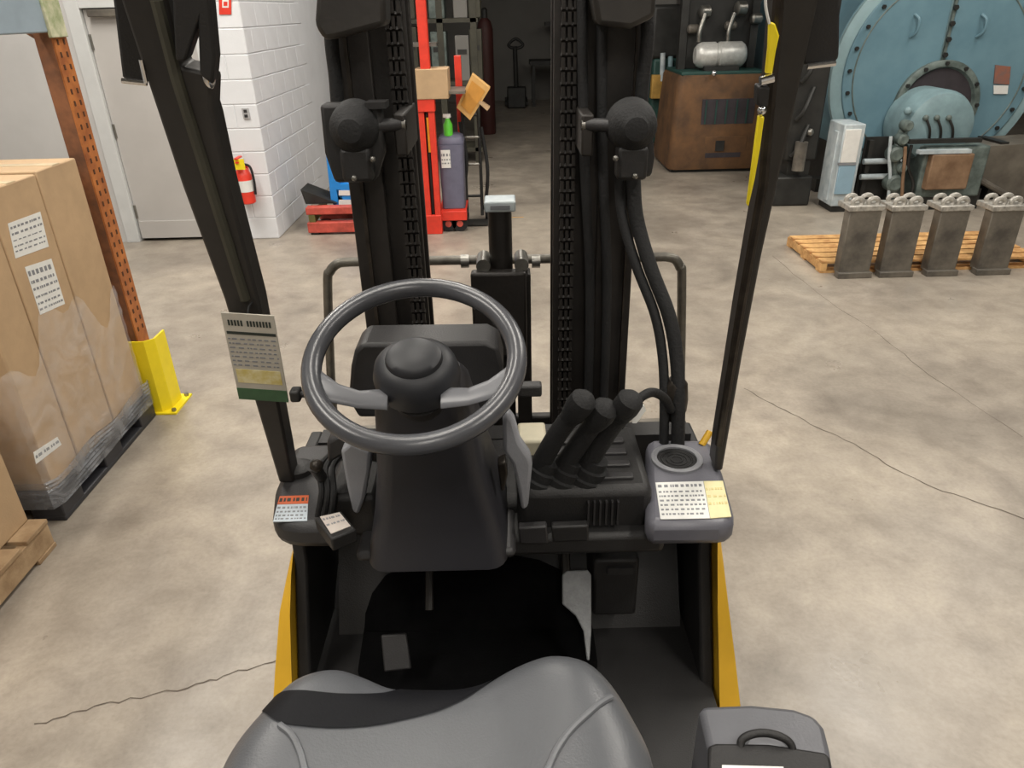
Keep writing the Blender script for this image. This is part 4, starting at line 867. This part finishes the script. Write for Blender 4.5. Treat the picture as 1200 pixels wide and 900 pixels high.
# --- work lamps and brackets on the mast
def lamp(cx, cy, side):
    c = PY(cx, cy, 1.46); lr = .047
    b = B(); lathe(b, c, (0, 1, 0), [(-.022, .012), (-.02, .022), (-.010, .030), (.0, .042), (.02, lr), (.055, lr+.004), (.065, lr), (.065, .01)], seg=28); w = obj('work_lamp', b, 'rubber', fk)
    b = B(); lathe(b, c+V((0, .0655, 0)), (0, 1, 0), [(0, lr-.004), (.004, lr-.006), (.006, .01)], seg=24); obj('lens', b, 'cabinet_pale', w)
    b = B(); box(b, c+V((-.03, .0, -.10)), c+V((.03, .05, -.035))); obj('lamp_socket', b, 'black_plastic', w, bevel=.008)
    a = c+V((side*.02, .03, 0)); e = c+V((side*.085, .06, 0)); b = B(); cyl(b, a, e, .013, seg=12); obj('lamp_arm', b, 'dark_plastic', w)
    b = B(); cyl(b, e, e+V((side*.012, 0, 0)), .012, seg=12); obj('arm_nut', b, 'bare_steel', w)
    b = B(); box(b, e+V((-.012, -.01, -.06)), e+V((.012, .19, .02))); obj('bracket', b, 'mast_steel', w, bevel=.004)
    for dx, dz in ((.035, -.055), (-.005, -.09)): b = B(); ball(b, c+V((side*dx, -.004, dz)), .006, seg=10); obj('bolt', b, 'bare_steel', w)
    return w
wl_ = lamp(412, 152, 1); wr_ = lamp(744, 150, -1)
pplate('lamp_cover', [(374, 122), (446, 121), (450, 180), (440, 214), (392, 215), (380, 180)], 1.49, .04, 'black_plastic', fk, .008)
obj('lamp_shroud', bpx(428, 120, 452, 128, 1.48, 1.53), 'black_plastic', fk)
pplate('lamp_cover', [(722, 130), (735, 120), (762, 122), (768, 185), (764, 208), (745, 208), (728, 176)], 1.50, .03, 'black_plastic', fk, .008)
pplate('hose_guard', [(372, -30), (450, -30), (452, 30), (400, 44), (380, 48), (368, 30)], 1.52, .08, 'black_steel', fk, .01)
pplate('hose_guard', [(690, -30), (772, -30), (768, 20), (740, 34), (700, 30)], 1.54, .08, 'black_steel', fk, .01)
for s, px_ in ((-1, 392), (1, 755)): obj('mast_hose', tube(B(), spline([PY(px_, -20, 1.60), PY(px_+s*4, 40, 1.60), PY(px_-s*2, 100, 1.6), PY(px_-s*8, 200, 1.6)]), .014, seg=10), 'rubber', fk)
# --- seat
ZS = 1.12
so = [PZ(x, y, ZS) for x, y in ((250, 900), (272, 862), (300, 830), (335, 797), (368, 783), (400, 779), (430, 786), (460, 796), (500, 798), (540, 797), (568, 790), (592, 778), (620, 768), (650, 764), (690, 772), (720, 796), (745, 834), (762, 866), (772, 900))]
so += [V((.165, .40, ZS)), V((.155, .22, ZS)), V((.10, .10, ZS)), V((-.10, .08, ZS)), V((-.30, .10, ZS)), V((-.365, .22, ZS)), V((-.37, .42, ZS))]
so = spline(so, 4, closed=True); sc_ = V((-.10, .38, ZS))
def dist(x, y):
    best = 9
    for i in range(len(so)):
        a, c = so[i], so[(i+1) % len(so)]; dx, dy = c.x-a.x, c.y-a.y; L = dx*dx+dy*dy
        t = 0 if L == 0 else max(0, min(1, ((x-a.x)*dx+(y-a.y)*dy)/L)); best = min(best, math.hypot(x-a.x-t*dx, y-a.y-t*dy))
    return best
def inside(x, y):
    r = False
    for i in range(len(so)):
        a, c = so[i], so[i-1]
        if (a.y > y) != (c.y > y) and x < (c.x-a.x)*(y-a.y)/(c.y-a.y)+a.x: r = not r
    return r
def seat_z(x, y):
    d = dist(x, y) if inside(x, y) else 0; e = max(0, 1-d/.055)
    z = ZS+.012-.045*(1-math.sqrt(max(0, 1-e*e)))
    z += .012*math.exp(-((x-.07)/.07)**2) + .010*math.exp(-((x+.27)/.07)**2) - .012*math.exp(-((x+.10)/.10)**2)*math.exp(-((y-.38)/.16)**2)
    return z
S = [[V((p.x+(sc_.x-p.x)*.02, p.y+(sc_.y-p.y)*.02, ZS-.11)) for p in so], [V((p.x, p.y, ZS-.06)) for p in so]]
for f in (0, .008, .02, .04, .07, .11, .16, .23, .32, .45, .6, .75, .9, .985):
    r = []
    for p in so:
        x, y = p.x+(sc_.x-p.x)*f, p.y+(sc_.y-p.y)*f; r.append(V((x, y, seat_z(x, y))))
    S.append(r)
se = obj('seat_cushion', loft(B(), S), 'vinyl', fk)
def PS(x, y):
    z = ZS
    for _ in range(5): p = PZ(x, y, z); z = seat_z(p.x, p.y)
    p = PZ(x, y, z)
    for _ in range(60):
        if inside(p.x, p.y) and dist(p.x, p.y) > .003: break
        p = lerp(p, sc_, .012)
    return V((p.x, p.y, seat_z(p.x, p.y)))
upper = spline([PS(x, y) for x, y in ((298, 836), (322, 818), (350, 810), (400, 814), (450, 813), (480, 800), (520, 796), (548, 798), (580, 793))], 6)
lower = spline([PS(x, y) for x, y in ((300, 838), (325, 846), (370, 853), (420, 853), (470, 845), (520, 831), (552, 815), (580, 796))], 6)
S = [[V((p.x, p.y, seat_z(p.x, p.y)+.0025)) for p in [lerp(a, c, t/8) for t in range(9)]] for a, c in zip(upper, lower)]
obj('seat_shade_band', loft(B(), S, cap=False, closed=False), 'vinyl_shade', se, label='black vinyl insert across the front of the cushion')  # no real insert: shade across the cushion front, put in as a near-black strip
for pix in ([(641, 905), (652, 880), (668, 857), (690, 836), (716, 818)], [(358, 905), (352, 882), (342, 862), (328, 850)]):
    P = spline([PS(x, y) for x, y in pix], 6); obj('piping', tube(B(), [V((p.x, p.y, seat_z(p.x, p.y)+.001)) for p in P], .0042, seg=8), mat('piping_grey', (112, 114, 118), .4), se)
obj('seat_base', bx((-.28, .12, .93), (.08, .50, 1.03)), 'black_plastic', fk, bevel=.02)
S = []
for z, w_, d_, yy in ((1.06, .20, .05, -.10), (1.12, .235, .06, -.11), (1.35, .235, .06, -.17), (1.52, .21, .05, -.22), (1.58, .16, .035, -.235), (1.60, .08, .015, -.24)):
    S.append([V((-.10+a, yy+c, z)) for a, c in rrect(w_, d_, min(.045, d_*.9))])
obj('seat_back', loft(B(), S), 'vinyl', fk)
# side console to the right of the seat
sc2 = [PZ(x, y, 1.08) for x, y in ((820, 832), (823, 826), (880, 824), (930, 829), (955, 838), (967, 852), (973, 875), (978, 905))]
sc2 += [V((.375, .44, 1.08)), V((.225, .44, 1.08))]
sd = obj('side_console', prism(B(), sc2, (0, 0, -.15)), mat('console_grey', (96, 97, 102), .38, var=.06, bump=.06, bscale=300), fk, bevel=.008)
obj('console_tray', prism(B(), [PZ(x, y, 1.08) for x, y in ((829, 878), (838, 875), (900, 876), (965, 886), (972, 892), (978, 930), (829, 930))], (0, 0, .008)), 'black_plastic', sd, bevel=.004)
obj('console_handle', tube(B(), spline([PZ(x, y, z) for x, y, z in ((868, 882, 1.08), (869, 868, 1.09), (880, 861, 1.096), (896, 859, 1.096), (914, 863, 1.096), (926, 871, 1.09), (930, 884, 1.08))]), .005, seg=10), 'black_plastic', sd)
obj('console_handle_inner', prism(B(), [PZ(x, y, 1.081) for x, y in ((875, 876), (880, 867), (896, 864), (912, 868), (922, 878))], (0, 0, .003)), 'grey_plastic', sd)
obj('console_label', prism(B(), [PZ(x, y, 1.0885) for x, y in ((846, 897), (918, 899), (920, 915), (846, 914))], (0, 0, .001)), 'paper', sd, smooth=False)
obj('console_bracket', bx((.26, .42, .85), (.36, .60, .95)), 'black_plastic', fk)
# --- hang tag on the left pillar
hp = [p-pn*.024 for p in G([(264, 357), (325, 361), (342, 461), (285, 457)])]
T = lambda u, v, o=0: lerp(lerp(hp[0], hp[1], u), lerp(hp[3], hp[2], u), v)-pn*o
ht = thing('hang_tag', 'laminated instruction card with green bottom band hung on the left pillar', 'tag', T(.5, 1))
def tq(u0, v0, u1, v1, o, t): return prism(B(), [T(u0, v0, o), T(u1, v0, o), T(u1, v1, o), T(u0, v1, o)], -pn*t)
obj('card', tq(0, 0, 1, 1, 0, .003), 'tag_paper', ht, smooth=False)
obj('green_band', tq(0, .86, 1, 1, .003, .001), 'tag_green', ht, smooth=False)
obj('picture_strip', tq(.06, .63, .94, .79, .003, .0008), 'tag_yellow', ht, smooth=False)
obj('dark_rule', tq(.04, .195, .98, .225, .003, .0008), 'ink_dark', ht, smooth=False)
q4 = [T(.0, .0, .0032), T(1, 0, .0032), T(1, 1, .0032), T(0, 1, .0032)]
b = B(); rn = random.Random(3); u = .1
while u < .92:
    if not .36 < u < .42: 
        P = [T(u, .07, .003), T(u+.035, .07, .003), T(u+.035, .13, .003), T(u, .13, .003)]; prism(b, P, -pn*.0008)
    u += .06
stuff(obj('heading', b, 'ink_dark', ht, smooth=False))
stuff(obj('print', text_bars(B(), *q4, [(.27, .285), (.32, .335), (.37, .385), (.42, .435), (.47, .485), (.52, .535), (.57, .585)], cols=9, t=.0006), 'ink', ht, smooth=False))
obj('tie', tube(B(), spline([T(.5, .03, .002), T(.5, -.03, -.01), T(.55, -.06, -.02)]), .002, seg=6), 'rubber', ht)
# --- yellow strap tied to the right pillar
ys = thing('yellow_strap', 'yellow strap with chrome fitting tied along the right pillar', 'strap', G([(880, 180)])[0])
GG = lambda pts: [p-pn*.022 for p in G(pts)]
obj('strap_upper', prism(B(), GG([(896, 22), (903, 24), (908, 38), (904, 56), (900, 82), (892, 82), (895, 52)]), pn*.008), 'bright_yellow', ys, bevel=.002)
obj('strap_lower', prism(B(), GG([(884, 131), (891, 132), (886, 170), (880, 205), (873, 236), (871, 234), (876, 195)]), pn*.008), 'bright_yellow', ys, bevel=.002)
b = B(); p = GG([(893, 90)])[0]; cyl(b, p-V((.009, 0, 0)), p+V((.009, 0, .004)), .007, seg=12); obj('chrome_fitting', b, 'chrome', ys)
obj('buckle', prism(B(), [p-pn*.002 for p in GG([(883, 96), (897, 97), (895, 120), (882, 119)])], pn*.022), 'black_plastic', ys, bevel=.003)
b = B(); p = GG([(888, 124)])[0]; ball(b, p, .007, seg=12); obj('chrome_pin', b, 'chrome', ys)
obj('cord', tube(B(), spline(GG([(891, -20), (892, 5), (896, 24)])), .002, seg=6), 'paper', ys)
